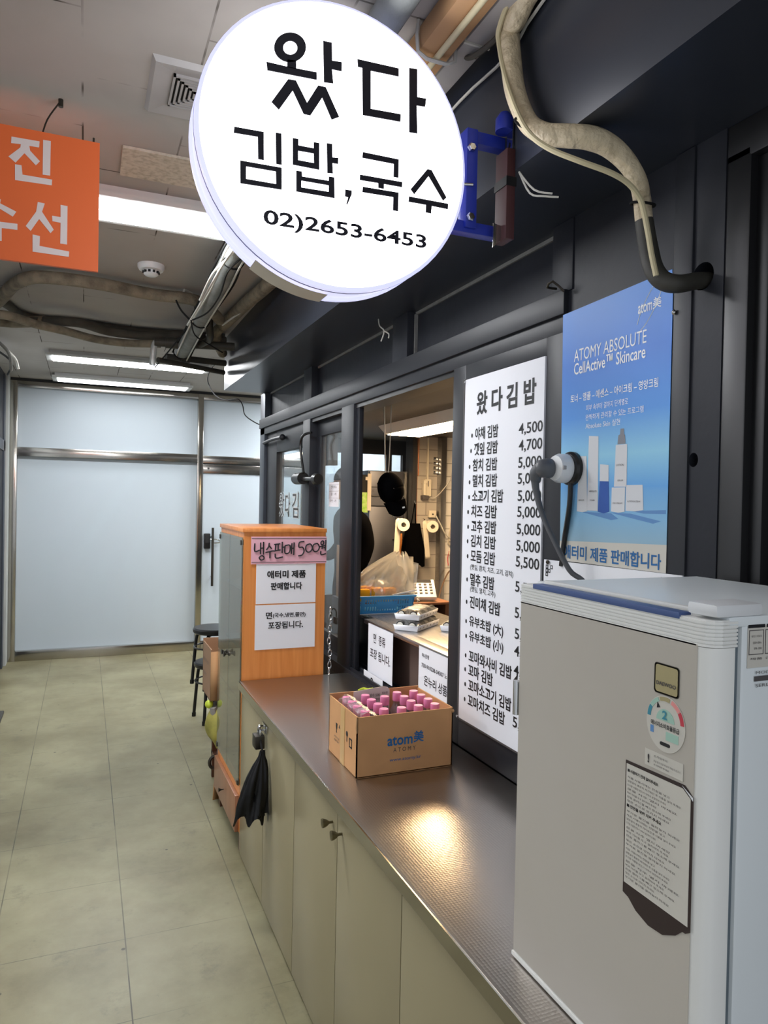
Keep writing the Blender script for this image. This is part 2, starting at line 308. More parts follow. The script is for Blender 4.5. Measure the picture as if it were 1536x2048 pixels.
# ------------------------------------------------------------------ mesh building
def catmull(pts, n=6):
    P = [Vector(p) for p in pts]; out = []
    for i in range(len(P)-1):
        a = P[max(i-1, 0)]; b = P[i]; c = P[i+1]; d = P[min(i+2, len(P)-1)]
        for k in range(n):
            t = k/n
            out.append(.5*((2*b)+(c-a)*t+(2*a-5*b+4*c-d)*t*t+(3*b-a-3*c+d)*t**3))
    out.append(P[-1]); return out
class MB:
    def __init__(s): s.v = []; s.f = []
    def add(s, v, f):
        o = len(s.v); s.v += [tuple(p) for p in v]; s.f += [tuple(i+o for i in q) for q in f]; return s
    def box(s, x0, x1, y0, y1, z0, z1, b=0.0):
        if b > 0:
            bm = bmesh.new(); bmesh.ops.create_cube(bm, size=1)
            for v in bm.verts: v.co = Vector(((x0+x1)/2+v.co.x*(x1-x0), (y0+y1)/2+v.co.y*(y1-y0), (z0+z1)/2+v.co.z*(z1-z0)))
            bmesh.ops.bevel(bm, geom=bm.edges[:], offset=b, segments=2, affect='EDGES', profile=.6)
            bm.verts.index_update()
            s.add([v.co[:] for v in bm.verts], [[v.index for v in f.verts] for f in bm.faces]); bm.free(); return s
        return s.add([(x0, y0, z0), (x1, y0, z0), (x1, y1, z0), (x0, y1, z0), (x0, y0, z1), (x1, y0, z1), (x1, y1, z1), (x0, y1, z1)],
                     [(0, 3, 2, 1), (4, 5, 6, 7), (0, 1, 5, 4), (1, 2, 6, 5), (2, 3, 7, 6), (3, 0, 4, 7)])
    def loops(s, loops, put, d):
        """flat outline with holes; put(u, v, t) -> point, thickness d along t"""
        flat = [p for l in loops for p in l]
        tri = geometry.tessellate_polygon([[Vector((p[0], p[1], 0)) for p in l] for l in loops])
        n = len(flat); v = [put(p[0], p[1], 0) for p in flat]+[put(p[0], p[1], d) for p in flat]
        f = [tuple(t) for t in tri]+[tuple(i+n for i in reversed(t)) for t in tri]
        o = 0
        for l in loops:
            k = len(l)
            for i in range(k): f.append((o+i, o+(i+1) % k, o+(i+1) % k+n, o+i+n))
            o += k
        return s.add(v, f)
    def tube(s, pts, r, seg=10, smooth=0, closed=False):
        P = catmull(pts, smooth) if smooth else [Vector(p) for p in pts]
        n = len(P)
        R = r if isinstance(r, (list, tuple)) else None
        def rad(i):
            if R is None: return r
            t = i/(n-1)*(len(R)-1); k = min(int(t), len(R)-2); return R[k]+(R[k+1]-R[k])*(t-k)
        vs = []; fs = []; nrm = None
        for i in range(n):
            t = (P[min(i+1, n-1)]-P[max(i-1, 0)]) if not closed else (P[(i+1) % n]-P[i-1])
            if t.length < 1e-9: t = Vector((0, 0, 1))
            t.normalize()
            if nrm is None:
                nrm = t.cross(Vector((0, 0, 1)))
                if nrm.length < .05: nrm = t.cross(Vector((1, 0, 0)))
            nrm = (nrm-t*nrm.dot(t)); nrm.normalize(); b = t.cross(nrm); q = rad(i)
            for k in range(seg):
                a = 2*pi*k/seg; vs.append(P[i]+(nrm*cos(a)+b*sin(a))*q)
        m = n if closed else n-1
        for i in range(m):
            for k in range(seg):
                j = (i+1) % n
                fs.append((i*seg+k, i*seg+(k+1) % seg, j*seg+(k+1) % seg, j*seg+k))
        if not closed:
            fs.append(tuple(range(seg-1, -1, -1))); fs.append(tuple((n-1)*seg+k for k in range(seg)))
        return s.add(vs, fs)
    def lathe(s, prof, o=(0, 0, 0), ax=(0, 0, 1), seg=24, cap=True):
        ax = Vector(ax).normalized(); e = ax.cross(Vector((0, 0, 1)))
        if e.length < .05: e = Vector((1, 0, 0))
        e.normalize(); g = ax.cross(e); o = Vector(o); vs = []; fs = []
        for r, h in prof:
            for k in range(seg):
                a = 2*pi*k/seg; vs.append(o+ax*h+(e*cos(a)+g*sin(a))*r)
        for i in range(len(prof)-1):
            for k in range(seg): fs.append((i*seg+k, i*seg+(k+1) % seg, (i+1)*seg+(k+1) % seg, (i+1)*seg+k))
        if cap:
            fs.append(tuple(range(seg-1, -1, -1))); fs.append(tuple((len(prof)-1)*seg+k for k in range(seg)))
        return s.add(vs, fs)
    def cyl(s, a, b, r, r2=None, seg=16):
        a = Vector(a); b = Vector(b); return s.lathe([(r, 0), (r if r2 is None else r2, (b-a).length)], a, b-a, seg)
    def ball(s, c, r, seg=16, sz=1.0):
        n = 8
        return s.lathe([(max(r*sin(pi*i/n), 1e-4), -r*cos(pi*i/n)*sz) for i in range(n+1)], c, (0, 0, 1), seg)
    def grid(s, fn, nu, nv, thick=None):
        o = [fn(i/nu, j/nv) for j in range(nv+1) for i in range(nu+1)]
        f = [(j*(nu+1)+i, j*(nu+1)+i+1, (j+1)*(nu+1)+i+1, (j+1)*(nu+1)+i) for j in range(nv) for i in range(nu)]
        return s.add(o, f)
    def tr(s, mx): s.v = [tuple(mx @ Vector(p)) for p in s.v]; return s
ROOTM = {}
def fixn(me):
    bm = bmesh.new(); bm.from_mesh(me); bmesh.ops.recalc_face_normals(bm, faces=bm.faces); bm.to_mesh(me); bm.free()
def mk(name, mb, m, parent=None, local=False, ang=.7, solid=0.0, sub=0, recalc=True):
    me = bpy.data.meshes.new(name)
    v = mb.v
    if parent is not None and not local and parent.name in ROOTM:
        inv = ROOTM[parent.name].inverted(); v = [tuple(inv @ Vector(p)) for p in v]
    me.from_pydata(v, [], mb.f); me.update()
    if recalc: fixn(me)
    me.shade_smooth(); me.set_sharp_from_angle(angle=ang)
    me.materials.append(m if not isinstance(m, str) else M[m])
    o = bpy.data.objects.new(name, me); COL.objects.link(o)
    if parent is not None:
        o.parent = parent
        if parent.name in ROOTM: ROOTM[o.name] = ROOTM[parent.name]
    if solid:
        k = o.modifiers.new('solid', 'SOLIDIFY'); k.thickness = solid; k.offset = 0
    if sub:
        k = o.modifiers.new('sub', 'SUBSURF'); k.levels = sub; k.render_levels = sub
    return o
def thing(name, label, cat, loc=(0, 0, 0), rotz=0.0, group=None):
    o = bpy.data.objects.new(name, None); COL.objects.link(o); o.location = loc; o.rotation_euler = (0, 0, rotz)
    o['label'] = label; o['category'] = cat
    if group: o['group'] = group
    ROOTM[o.name] = Matrix.Translation(Vector(loc)) @ Matrix.Rotation(rotz, 4, 'Z')
    return o
def tag(o, label, cat, group=None):
    o['label'] = label; o['category'] = cat
    if group: o['group'] = group
    return o
def struct(o, label=None):
    o['kind'] = 'structure'
    if label: o['label'] = label
    return o
def dup(root, loc, rotz=0.0, label=None, group=None):
    r = root.copy(); COL.objects.link(r); r.location = loc; r.rotation_euler = (0, 0, rotz)
    if label: r['label'] = label
    if group: r['group'] = group
    for ch in list(root.children):
        c = ch.copy(); COL.objects.link(c); c.parent = r
        for g in list(ch.children):
            d = g.copy(); COL.objects.link(d); d.parent = c
    return r
# lettering
_tc = {}
def text_data(body, bold):
    if (body, bold) in _tc: return _tc[(body, bold)]
    cu = bpy.data.curves.new('lettering', 'FONT'); cu.body = body; cu.resolution_u = 3; cu.offset = bold
    ob = bpy.data.objects.new('lettering', cu); COL.objects.link(ob)
    dg = bpy.context.evaluated_depsgraph_get(); dg.update()
    me = bpy.data.meshes.new_from_object(ob.evaluated_get(dg))
    v = [p.co.to_tuple() for p in me.vertices]; f = [tuple(q.vertices) for q in me.polygons]
    bpy.data.objects.remove(ob); bpy.data.curves.remove(cu); bpy.data.meshes.remove(me)
    xs = [p[0] for p in v]; ys = [p[1] for p in v]
    bb = (min(xs), max(xs), min(ys), max(ys))
    _tc[(body, bold)] = (v, f, bb); return v, f, bb
def put_text(mb, body, o, right, upv, w, h, bold=0.0):
    """lettering whose ink box starts at o (lower corner where reading starts), w wide, h tall"""
    v, f, bb = text_data(body, bold); o = Vector(o); right = Vector(right); upv = Vector(upv)
    sx = w/max(bb[1]-bb[0], 1e-6); sy = h/max(bb[3]-bb[2], 1e-6)
    nr = right.cross(upv).normalized()*.0006
    mb.add([o+right*((p[0]-bb[0])*sx)+upv*((p[1]-bb[2])*sy)+nr for p in v], f); return mb
def lettering(parent, lines, m, right, upv, name='lettering', bold=0.0):
    mb = MB()
    for body, o, w, h in lines: put_text(mb, body, o, right, upv, w, h, bold)
    return mk(name, mb, m, parent, recalc=False)
WR, UP = Vector((0, -1, 0)), Vector((0, 0, 1))     # reading direction on the shopfront
XR = Vector((1, 0, 0))                              # reading direction on things that face the camera side
def onwall(x): return lambda u, v, t: (x-t, u, v)
def onface(y): return lambda u, v, t: (u, y-t, v)
def rect(a, b, c, d): return [(a, c), (b, c), (b, d), (a, d)]
# traced outlines and routes, metres
SIGN = [[[(0.4231, 2.6638), (0.4224, 2.6566), (0.4199, 2.6493), (0.4158, 2.6423), (0.4104, 2.6359), (0.4038, 2.6305), (0.3965, 2.6263), (0.3888, 2.6236), (0.3811, 2.6224), (0.3738, 2.6229), (0.3673, 2.6249), (0.3618, 2.6284),
   (0.3576, 2.6332), (0.355, 2.6391), (0.354, 2.6457), (0.3548, 2.6528), (0.3572, 2.66), (0.3611, 2.6669), (0.3664, 2.6732), (0.3728, 2.6786), (0.38, 2.6829), (0.3877, 2.6857), (0.3954, 2.687), (0.4028, 2.6867),
   (0.4095, 2.6847), (0.4151, 2.6813), (0.4194, 2.6765), (0.4221, 2.6705)],
  [(0.4041, 2.6577), (0.4038, 2.6544), (0.4027, 2.6511), (0.4009, 2.6479), (0.3985, 2.645), (0.3956, 2.6425), (0.3924, 2.6406), (0.389, 2.6394), (0.3856, 2.6389), (0.3824, 2.6391), (0.3794, 2.64), (0.377, 2.6417),
   (0.3751, 2.6439), (0.3739, 2.6466), (0.3735, 2.6497), (0.3738, 2.653), (0.3749, 2.6563), (0.3767, 2.6594), (0.379, 2.6623), (0.3819, 2.6648), (0.3851, 2.6667), (0.3885, 2.668), (0.3919, 2.6685), (0.3952, 2.6683),
   (0.3981, 2.6674), (0.4006, 2.6658), (0.4025, 2.6635), (0.4037, 2.6608)]],
 [[(0.3829, 2.6277), (0.402, 2.6303), (0.4024, 2.6124), (0.3828, 2.6115)]], [[(0.3384, 2.6119), (0.382, 2.6129), (0.4361, 2.6163), (0.4476, 2.6173), (0.4484, 2.6011), (0.3406, 2.5947)]],
 [[(0.4607, 2.6876), (0.4806, 2.6887), (0.4818, 2.6507), (0.5041, 2.6529), (0.5038, 2.6331), (0.4817, 2.6322), (0.4855, 2.6025), (0.4643, 2.5999)]],
 [[(0.3503, 2.5315), (0.3853, 2.5875), (0.4023, 2.5887), (0.4274, 2.5478), (0.451, 2.5898), (0.4684, 2.5908), (0.5003, 2.5339), (0.4831, 2.5243), (0.4611, 2.5664), (0.4355, 2.5224), (0.4205, 2.5222), (0.3957, 2.5657),
   (0.3668, 2.519)]],
 [[(0.5399, 2.6688), (0.6391, 2.6733), (0.6395, 2.6552), (0.5716, 2.6513), (0.5733, 2.5682), (0.6461, 2.5727), (0.6455, 2.5556), (0.5547, 2.5503), (0.5517, 2.6527), (0.5412, 2.6522)]],
 [[(0.6645, 2.681), (0.6849, 2.683), (0.6863, 2.6205), (0.7085, 2.6222), (0.7065, 2.6031), (0.6848, 2.6012), (0.6882, 2.5386), (0.6677, 2.5372)]],
 [[(0.274, 2.4634), (0.3353, 2.4658), (0.3368, 2.4076), (0.3243, 2.4073), (0.3231, 2.4532), (0.2731, 2.4506)]], [[(0.3606, 2.4701), (0.373, 2.4706), (0.3747, 2.4053), (0.3627, 2.4052)]],
 [[(0.2872, 2.3972), (0.3748, 2.3995), (0.3756, 2.3536), (0.2884, 2.3506)], [(0.2996, 2.3875), (0.3625, 2.3892), (0.3634, 2.3632), (0.3, 2.3618)]],
 [[(0.3975, 2.4668), (0.41, 2.4672), (0.4102, 2.4537), (0.444, 2.4546), (0.4437, 2.4676), (0.4565, 2.4684), (0.4576, 2.4113), (0.3986, 2.4106)], [(0.4097, 2.4423), (0.4442, 2.4437), (0.4453, 2.4233), (0.4101, 2.4226)]],
 [[(0.4731, 2.4719), (0.4853, 2.4724), (0.4866, 2.4438), (0.5001, 2.4454), (0.4996, 2.4321), (0.4868, 2.4316), (0.4885, 2.4095), (0.4756, 2.4079)]],
 [[(0.4063, 2.3996), (0.4188, 2.4003), (0.4195, 2.3897), (0.4791, 2.392), (0.4794, 2.4013), (0.4918, 2.4018), (0.4932, 2.3571), (0.4071, 2.3556)], [(0.418, 2.3808), (0.4792, 2.3823), (0.4795, 2.3683), (0.4182, 2.3663)]],
 [[(0.5174, 2.3804), (0.5327, 2.3809), (0.5322, 2.3719), (0.5231, 2.3488), (0.5206, 2.3498), (0.5244, 2.3645), (0.5171, 2.3655)]],
 [[(0.5565, 2.4698), (0.6432, 2.4711), (0.6434, 2.4299), (0.6314, 2.4297), (0.6314, 2.4587), (0.5558, 2.457)]],
 [[(0.5511, 2.4193), (0.6531, 2.4222), (0.6526, 2.4105), (0.6085, 2.4095), (0.6087, 2.3986), (0.5949, 2.3985), (0.5946, 2.409), (0.5507, 2.4073)]],
 [[(0.5581, 2.394), (0.6445, 2.397), (0.6441, 2.355), (0.6316, 2.355), (0.6317, 2.3846), (0.5574, 2.3819)]],
 [[(0.7153, 2.4636), (0.7258, 2.4635), (0.766, 2.4078), (0.7573, 2.3989), (0.7188, 2.4481), (0.6835, 2.4002), (0.6741, 2.4102)]],
 [[(0.6704, 2.3932), (0.7706, 2.3944), (0.7702, 2.3817), (0.7284, 2.3819), (0.727, 2.3645), (0.7131, 2.3645), (0.7137, 2.3818), (0.6696, 2.381)]]]
ORANGE = [[[(-0.2066, 2.7267), (-0.1337, 2.7282), (-0.1348, 2.7106), (-0.1603, 2.71), (-0.158, 2.6964), (-0.1322, 2.6712), (-0.1427, 2.6573), (-0.1727, 2.6864), (-0.1954, 2.6547), (-0.2135, 2.6687), (-0.1834, 2.7005),
   (-0.1822, 2.7101), (-0.2072, 2.7081)]],
 [[(-0.1244, 2.7349), (-0.1041, 2.7354), (-0.1047, 2.635), (-0.1245, 2.634)]], [[(-0.1966, 2.6498), (-0.1799, 2.6499), (-0.1771, 2.6238), (-0.0994, 2.6242), (-0.1001, 2.6075), (-0.1961, 2.6048)]],
 [[(-0.1364, 2.5526), (-0.118, 2.5512), (-0.125, 2.5263), (-0.0934, 2.4795), (-0.1019, 2.4677), (-0.1324, 2.5038), (-0.1542, 2.4658), (-0.167, 2.4778), (-0.1404, 2.5237)]],
 [[(-0.076, 2.5549), (-0.0571, 2.5544), (-0.0571, 2.4415), (-0.0755, 2.4419), (-0.0753, 2.5025), (-0.0971, 2.5036), (-0.0982, 2.5191), (-0.0755, 2.5192)]],
 [[(-0.149, 2.4563), (-0.1297, 2.4547), (-0.1303, 2.4262), (-0.0511, 2.4218), (-0.0518, 2.4059), (-0.1484, 2.4069)]],
 [[(-0.2501, 2.5438), (-0.2316, 2.5425), (-0.2335, 2.5315), (-0.1918, 2.5147), (-0.2009, 2.4992), (-0.2383, 2.5182), (-0.2741, 2.5004), (-0.2824, 2.515), (-0.252, 2.5319)]],
 [[(-0.2901, 2.477), (-0.1885, 2.4803), (-0.1883, 2.463), (-0.2287, 2.4619), (-0.2283, 2.4249), (-0.2456, 2.4249), (-0.246, 2.4619), (-0.2899, 2.461)]]]
PHONE = [(0.3378, 2.2695), (0.7126, 2.2758), (0.7119, 2.3076)]
MENU = [('왔 다 김 밥', 2.1426, 1.7925, 2.04, 0.079), ('야채 김밥', 2.1485, 2.0005, 1.9378, 0.043), ('깻잎 김밥', 2.153, 2.001, 1.8849, 0.0431), ('참치 김밥', 2.161, 2.002, 1.8302, 0.0432), ('멸치 김밥', 2.1587, 2.0, 1.7766, 0.0432),
 ('소고기 김밥', 2.1599, 1.9615, 1.7248, 0.0431), ('치즈 김밥', 2.1646, 1.9985, 1.6729, 0.0432), ('고추 김밥', 2.1624, 1.9995, 1.6211, 0.0432), ('김치 김밥', 2.1637, 2.0005, 1.5708, 0.0432), ('모듬 김밥', 2.1615, 2.0015, 1.5189, 0.0431),
 ('(깻잎, 참치, 치즈, 고기, 김치)', 2.1632, 1.894, 1.4789, 0.0225), ('멸추 김밥', 2.1614, 2.004, 1.4375, 0.0432), ('(깻잎, 멸치, 고추)', 2.1599, 1.9965, 1.403, 0.0224), ('진미채 김밥', 2.1615, 1.9645, 1.3594, 0.0431),
 ('유부초밥 (大)', 2.1621, 1.944, 1.2916, 0.0432), ('유부초밥 (小)', 2.1599, 1.9415, 1.2399, 0.0431), ('꼬마와사비 김밥', 2.1604, 1.89, 1.172, 0.043), ('꼬마 김밥', 2.1618, 2.0005, 1.123, 0.0431), ('꼬마소고기 김밥', 2.1596, 1.8885, 1.0713, 0.043),
 ('꼬마치즈 김밥', 2.1608, 1.924, 1.0187, 0.0431)]
PRICE = [('4,500', 1.8812, 1.7555, 1.9289, 0.0309), ('4,700', 1.8792, 1.756, 1.8779, 0.0309), ('5,000', 1.8798, 1.7565, 1.8254, 0.0309), ('5,000', 1.8806, 1.757, 1.776, 0.031), ('5,000', 1.8785, 1.755, 1.7234, 0.0309),
 ('5,000', 1.8793, 1.7555, 1.674, 0.0309), ('5,000', 1.88, 1.756, 1.6213, 0.0309), ('5,000', 1.8807, 1.7565, 1.5701, 0.0309), ('5,500', 1.8815, 1.7575, 1.5205, 0.0309), ('5,500', 1.8811, 1.7565, 1.4429, 0.0309),
 ('5,500', 1.8807, 1.756, 1.3621, 0.0309), ('5,500', 1.8781, 1.7535, 1.2973, 0.0308), ('4,500', 1.8787, 1.754, 1.2443, 0.0308), ('4,500', 1.8791, 1.754, 1.1835, 0.0309), ('4,000', 1.8807, 1.7555, 1.1536, 0.0309),
 ('5,000', 1.8775, 1.7525, 1.0749, 0.0308), ('5,000', 1.8782, 1.753, 1.0233, 0.0309)]
POSTER = [('ATOMY ABSOLUTE', 1.6105, 1.3371, 2.1079, 0.0343), ('CellActive™ Skincare', 1.6091, 1.3391, 2.0722, 0.0343), ('토너 – 앰플 – 에센스 – 아이크림 – 영양크림', 1.6214, 1.2959, 1.9919, 0.0234),
 ('피부 속부터 결까지 단계별로', 1.5543, 1.3945, 1.9596, 0.0174), ('완벽하게 관리할 수 있는 프로그램', 1.5554, 1.341, 1.9345, 0.0173), ('Absolute Skin 실현', 1.5546, 1.4216, 1.9117, 0.0173)]
POSTERB = [('애터미 제품 판매합니다', 1.6367, 1.2723, 1.5721, 0.0375)]
POSTERL = [('atom美', 1.3678, 1.2915, 2.1778, 0.0267)]
BOT = {'bbody': [(1.4926, 1.7637), (1.4585, 1.7623), (1.454, 1.6852), (1.474, 1.6807), (1.4972, 1.6843)],
 'bcap': [(1.4929, 1.8075), (1.4601, 1.8041), (1.4585, 1.7623), (1.4926, 1.7637)],
 'j1': [(1.4459, 1.7466), (1.398, 1.7469), (1.3976, 1.6864), (1.42, 1.6835), (1.4468, 1.6862)],
 'j2': [(1.3953, 1.752), (1.3379, 1.752), (1.3337, 1.6916), (1.3607, 1.6879), (1.3942, 1.6888)],
 'pump': [(1.4349, 1.8537), (1.3943, 1.8531), (1.3929, 1.748), (1.4382, 1.7485)],
 'pumph': [(1.4193, 1.8928), (1.4071, 1.8926), (1.4061, 1.8786), (1.4031, 1.8759), (1.4001, 1.8543), (1.429, 1.8546), (1.4263, 1.8769), (1.4205, 1.8789)],
 's1': [(1.5678, 1.6829), (1.4466, 1.6813), (1.4194, 1.6678), (1.446, 1.6642)],
 's2': [(1.4527, 1.6832), (1.3771, 1.6821), (1.276, 1.6666), (1.3012, 1.6601)],
 's3': [(1.3773, 1.6888), (1.262, 1.6929), (1.2616, 1.6837), (1.3334, 1.6831)],
 't1': [(1.5788, 1.8327), (1.5479, 1.8312), (1.5399, 1.6847), (1.5597, 1.6817), (1.5829, 1.6838)],
 't2': [(1.5399, 1.8841), (1.5018, 1.8803), (1.4979, 1.6864), (1.5412, 1.6868)]}
ARCH = [(-0.587, 5.101, 2.83), (-0.469, 4.732, 2.83), (-0.375, 4.384, 2.83), (-0.277, 4.18, 2.83), (-0.156, 4.121, 2.83), (0.062, 4.127, 2.83), (0.322, 4.201, 2.83), (0.539, 4.202, 2.83), (0.653, 4.302, 2.82),
 (0.757, 4.484, 2.8)]
HOSE1 = [(-0.52, 4.731, 2.852), (-0.448, 4.93, 2.852), (-0.395, 5.137, 2.852), (-0.284, 5.22, 2.852), (-0.043, 5.199, 2.852), (0.276, 5.268, 2.852), (0.606, 5.228, 2.852), (0.914, 5.188, 2.852)]
HOSE2 = [(-0.564, 5.141, 2.795), (-0.423, 5.139, 2.795), (-0.244, 5.004, 2.795), (-0.041, 4.956, 2.795), (0.142, 5.116, 2.795), (0.397, 5.128, 2.795), (0.645, 4.998, 2.795), (0.888, 5.04, 2.795)]
HOSE3 = [(-0.514, 4.684, 2.735), (-0.413, 4.695, 2.735), (-0.29, 4.842, 2.735), (-0.127, 4.957, 2.735), (0.051, 5.113, 2.735), (0.239, 5.148, 2.735), (0.458, 5.067, 2.735)]
BIGPIPE = [(0.61, 5.241, 2.7), (0.598, 4.212, 2.72), (0.589, 3.507, 2.74), (0.592, 3.04, 2.77), (0.622, 2.488, 2.79), (0.63, 1.73, 2.815), (0.643, 1.5, 2.838), (0.648, 0.4, 2.838)]
LAG = [(0.822, 4.728, 2.83), (0.836, 4.415, 2.83), (0.853, 4.066, 2.83), (0.879, 3.644, 2.83), (0.878, 2.833, 2.83), (0.862, 2.149, 2.83)]
TAN = [(0.803, 3.194, 2.83), (0.784, 1.609, 2.83), (0.769, 1.437, 2.83), (0.757, 1.298, 2.83)]
WCAB = [(0.794, 4.606, 2.8), (0.823, 4.344, 2.8), (0.857, 4.081, 2.8), (0.868, 3.652, 2.81)]
THIN = [[(0.44, 5.219, 2.6), (0.551, 4.275, 2.7), (0.551, 3.886, 2.72), (0.547, 3.535, 2.73), (0.548, 3.206, 2.74), (0.567, 3.02, 2.76)],
 [(0.516, 4.111, 2.66), (0.527, 3.634, 2.68), (0.528, 3.273, 2.69), (0.535, 3.01, 2.7), (0.56, 2.78, 2.72)], [(0.526, 3.983, 2.66), (0.575, 3.786, 2.66), (0.59, 3.506, 2.68), (0.571, 3.208, 2.7), (0.603, 3.042, 2.72)],
 [(0.519, 3.987, 2.66), (0.552, 4.07, 2.6), (0.669, 4.293, 2.6), (0.774, 4.476, 2.6)], [(0.456, 4.147, 2.8), (0.485, 4.155, 2.75), (0.535, 4.156, 2.7)],
 [(0.515, 3.64, 2.68), (0.514, 3.26, 2.7), (0.546, 3.105, 2.72), (0.568, 3.023, 2.74)]]
CORD = [(0.96, 5.887, 2.785), (0.98, 6.316, 2.786), (1.0, 6.492, 2.727), (1.05, 6.412, 2.61), (1.1, 6.197, 2.543), (1.15, 5.906, 2.519), (1.2, 5.946, 2.478), (1.2, 5.838, 2.384), (1.22, 5.55, 2.297), (1.24, 5.345, 2.252)]
DUCTHOSE = [(0.9, 0.9, 2.85), (0.9, 1.22, 2.85), (0.9, 1.36, 2.845), (0.901, 1.425, 2.815), (0.905, 1.457, 2.812), (0.905, 1.446, 2.736), (0.905, 1.426, 2.656), (0.905, 1.392, 2.588), (0.905, 1.357, 2.541), (0.91, 1.31, 2.503),
 (0.935, 1.273, 2.487), (0.97, 1.242, 2.477), (1.01, 1.227, 2.463), (1.05, 1.218, 2.435), (1.08, 1.213, 2.397), (1.11, 1.231, 2.367), (1.125, 1.24, 2.329), (1.135, 1.237, 2.275), (1.14, 1.225, 2.223),
 (1.15, 1.207, 2.192), (1.17, 1.184, 2.18), (1.22, 1.184, 2.193)]
HCORD = [(0.868, 0.9, 2.852), (0.868, 1.22, 2.852), (0.868, 1.37, 2.845), (0.872, 1.445, 2.805), (0.88, 1.459, 2.772), (0.88, 1.425, 2.672), (0.875, 1.366, 2.568), (0.87, 1.308, 2.493), (0.89, 1.262, 2.445),
 (0.93, 1.214, 2.407), (0.98, 1.188, 2.385), (1.02, 1.182, 2.371), (1.05, 1.182, 2.353), (1.07, 1.185, 2.331), (1.09, 1.19, 2.284), (1.1, 1.187, 2.233), (1.11, 1.183, 2.189)]
# ================================================================== the setting
HC = .835          # worktop height
WX = 1.24          # front plane of the shopfront frames
CZ = 2.88          # ceiling
struct(mk('floor', MB().box(-4.2, 4.6, -1.3, 8.6, -.1, 0), 'floor'), 'worn beige vinyl tile floor')
struct(mk('ceiling', MB().box(-4.2, 4.6, -1.3, 8.6, CZ, CZ+.1), 'ceiling'), 'stained grey board ceiling')

# far partition
wf = mk('wall_far', MB().box(-.70, 4.4, 8.17, 8.3, 0, 2.85), 'panel'); struct(wf, 'white film glass partition in steel frames')
def steel(nm, *b): mk(nm, MB().box(*b, .004), 'steel', wf)
steel('mullion', -.70, -.635, 8.10, 8.18, 0, 2.85)
steel('mullion', 1.148, 1.208, 8.10, 8.18, 0, 2.85)
steel('mullion', 2.35, 2.41, 8.10, 8.18, 0, 2.85)
steel('rail', -.636, 1.149, 8.105, 8.18, 2.79, 2.85)
steel('rail', 1.207, 4.4, 8.105, 8.18, 2.79, 2.85)
steel('rail', -.636, 1.149, 8.105, 8.18, 2.09, 2.18)
steel('rail', 1.207, 2.36, 8.105, 8.18, 2.085, 2.17)
mk('lower_panel', MB().box(2.41, 4.4, 8.15, 8.175, 0, 2.02), 'panel_low', wf)
steel('rail', -.636, 1.149, 8.105, 8.18, 0, .10)
struct(mk('trim_1', MB().box(-.95, 4.4, 8.12, 8.3, 2.85, CZ), 'paint_black'), 'black strip painted as the shaded gap above the partition')  # solid black strip stands in for the shade of the gap
d1 = thing('door_1', 'white film glass door in the far partition with long bar handle', 'door', (1.55, 8.14, 0)); d1['kind'] = 'structure'
mk('door_panel', MB().box(1.214, 2.345, 8.13, 8.17, .012, 1.975), 'panel', d1)
mk('door_rail', MB().box(1.212, 2.347, 8.115, 8.172, 1.975, 2.075, .003), 'steel', d1)
mk('door_rail', MB().box(1.212, 2.347, 8.115, 8.172, .01, .105, .003), 'steel', d1)
mk('bolt', MB().cyl((1.27, 8.115, 2.03), (1.27, 8.108, 2.03), .012), 'chrome', d1)
hb = MB().cyl((1.322, 8.07, .72), (1.322, 8.07, 1.37), .014)
for z in (.82, 1.27): hb.cyl((1.322, 8.07, z), (1.322, 8.135, z), .008)
mk('handle', hb, 'iron', d1)
lk = mk('digital_lock', MB().box(1.232, 1.300, 8.085, 8.135, 1.135, 1.305, .01), 'black', d1)
mk('lock_cover', MB().box(1.240, 1.292, 8.078, 8.087, 1.20, 1.295, .003), 'slot', lk)
mk('latch', MB().tube([(1.30, 8.10, 1.24), (1.36, 8.09, 1.24), (1.40, 8.09, 1.225), (1.40, 8.09, 1.205), (1.36, 8.09, 1.20), (1.32, 8.09, 1.20)], .007, 8, 4), 'chrome', d1)

# opposite side of the corridor
wl = mk('wall_left', MB().box(-1.0, -.735, 3.6, 7.92, 0, CZ), 'paint'); struct(wl, 'dark shopfront across the corridor')
mk('post', MB().box(-.735, -.722, 7.80, 7.92, 0, 2.86), 'alu', wl)
sh_ = MB()
for k in range(24): sh_.box(-.737, -.727+.003*(k % 2), 3.62+.155*k, 3.62+.155*k+.15, .10, 2.10)
mk('shutter', sh_, 'shutter', wl)
mk('upper_panel', MB().box(-.737, -.727, 3.62, 7.35, 2.24, 2.84), 'shutter', wl)
mk('rail', MB().box(-.735, -.722, 3.6, 7.9, 2.12, 2.22), 'alu', wl)
struct(mk('trim_2', MB().box(-1.0, -.702, 7.925, 8.16, 0, CZ), 'pilaster'), 'grey white pilaster at the corner')

# canopy above the shopfront
wc = mk('wall_canopy', MB().box(.943, 1.70, -1.6, 5.36, 2.5, CZ), 'paint_gloss'); struct(wc, 'dark painted boxed canopy above the shopfront')

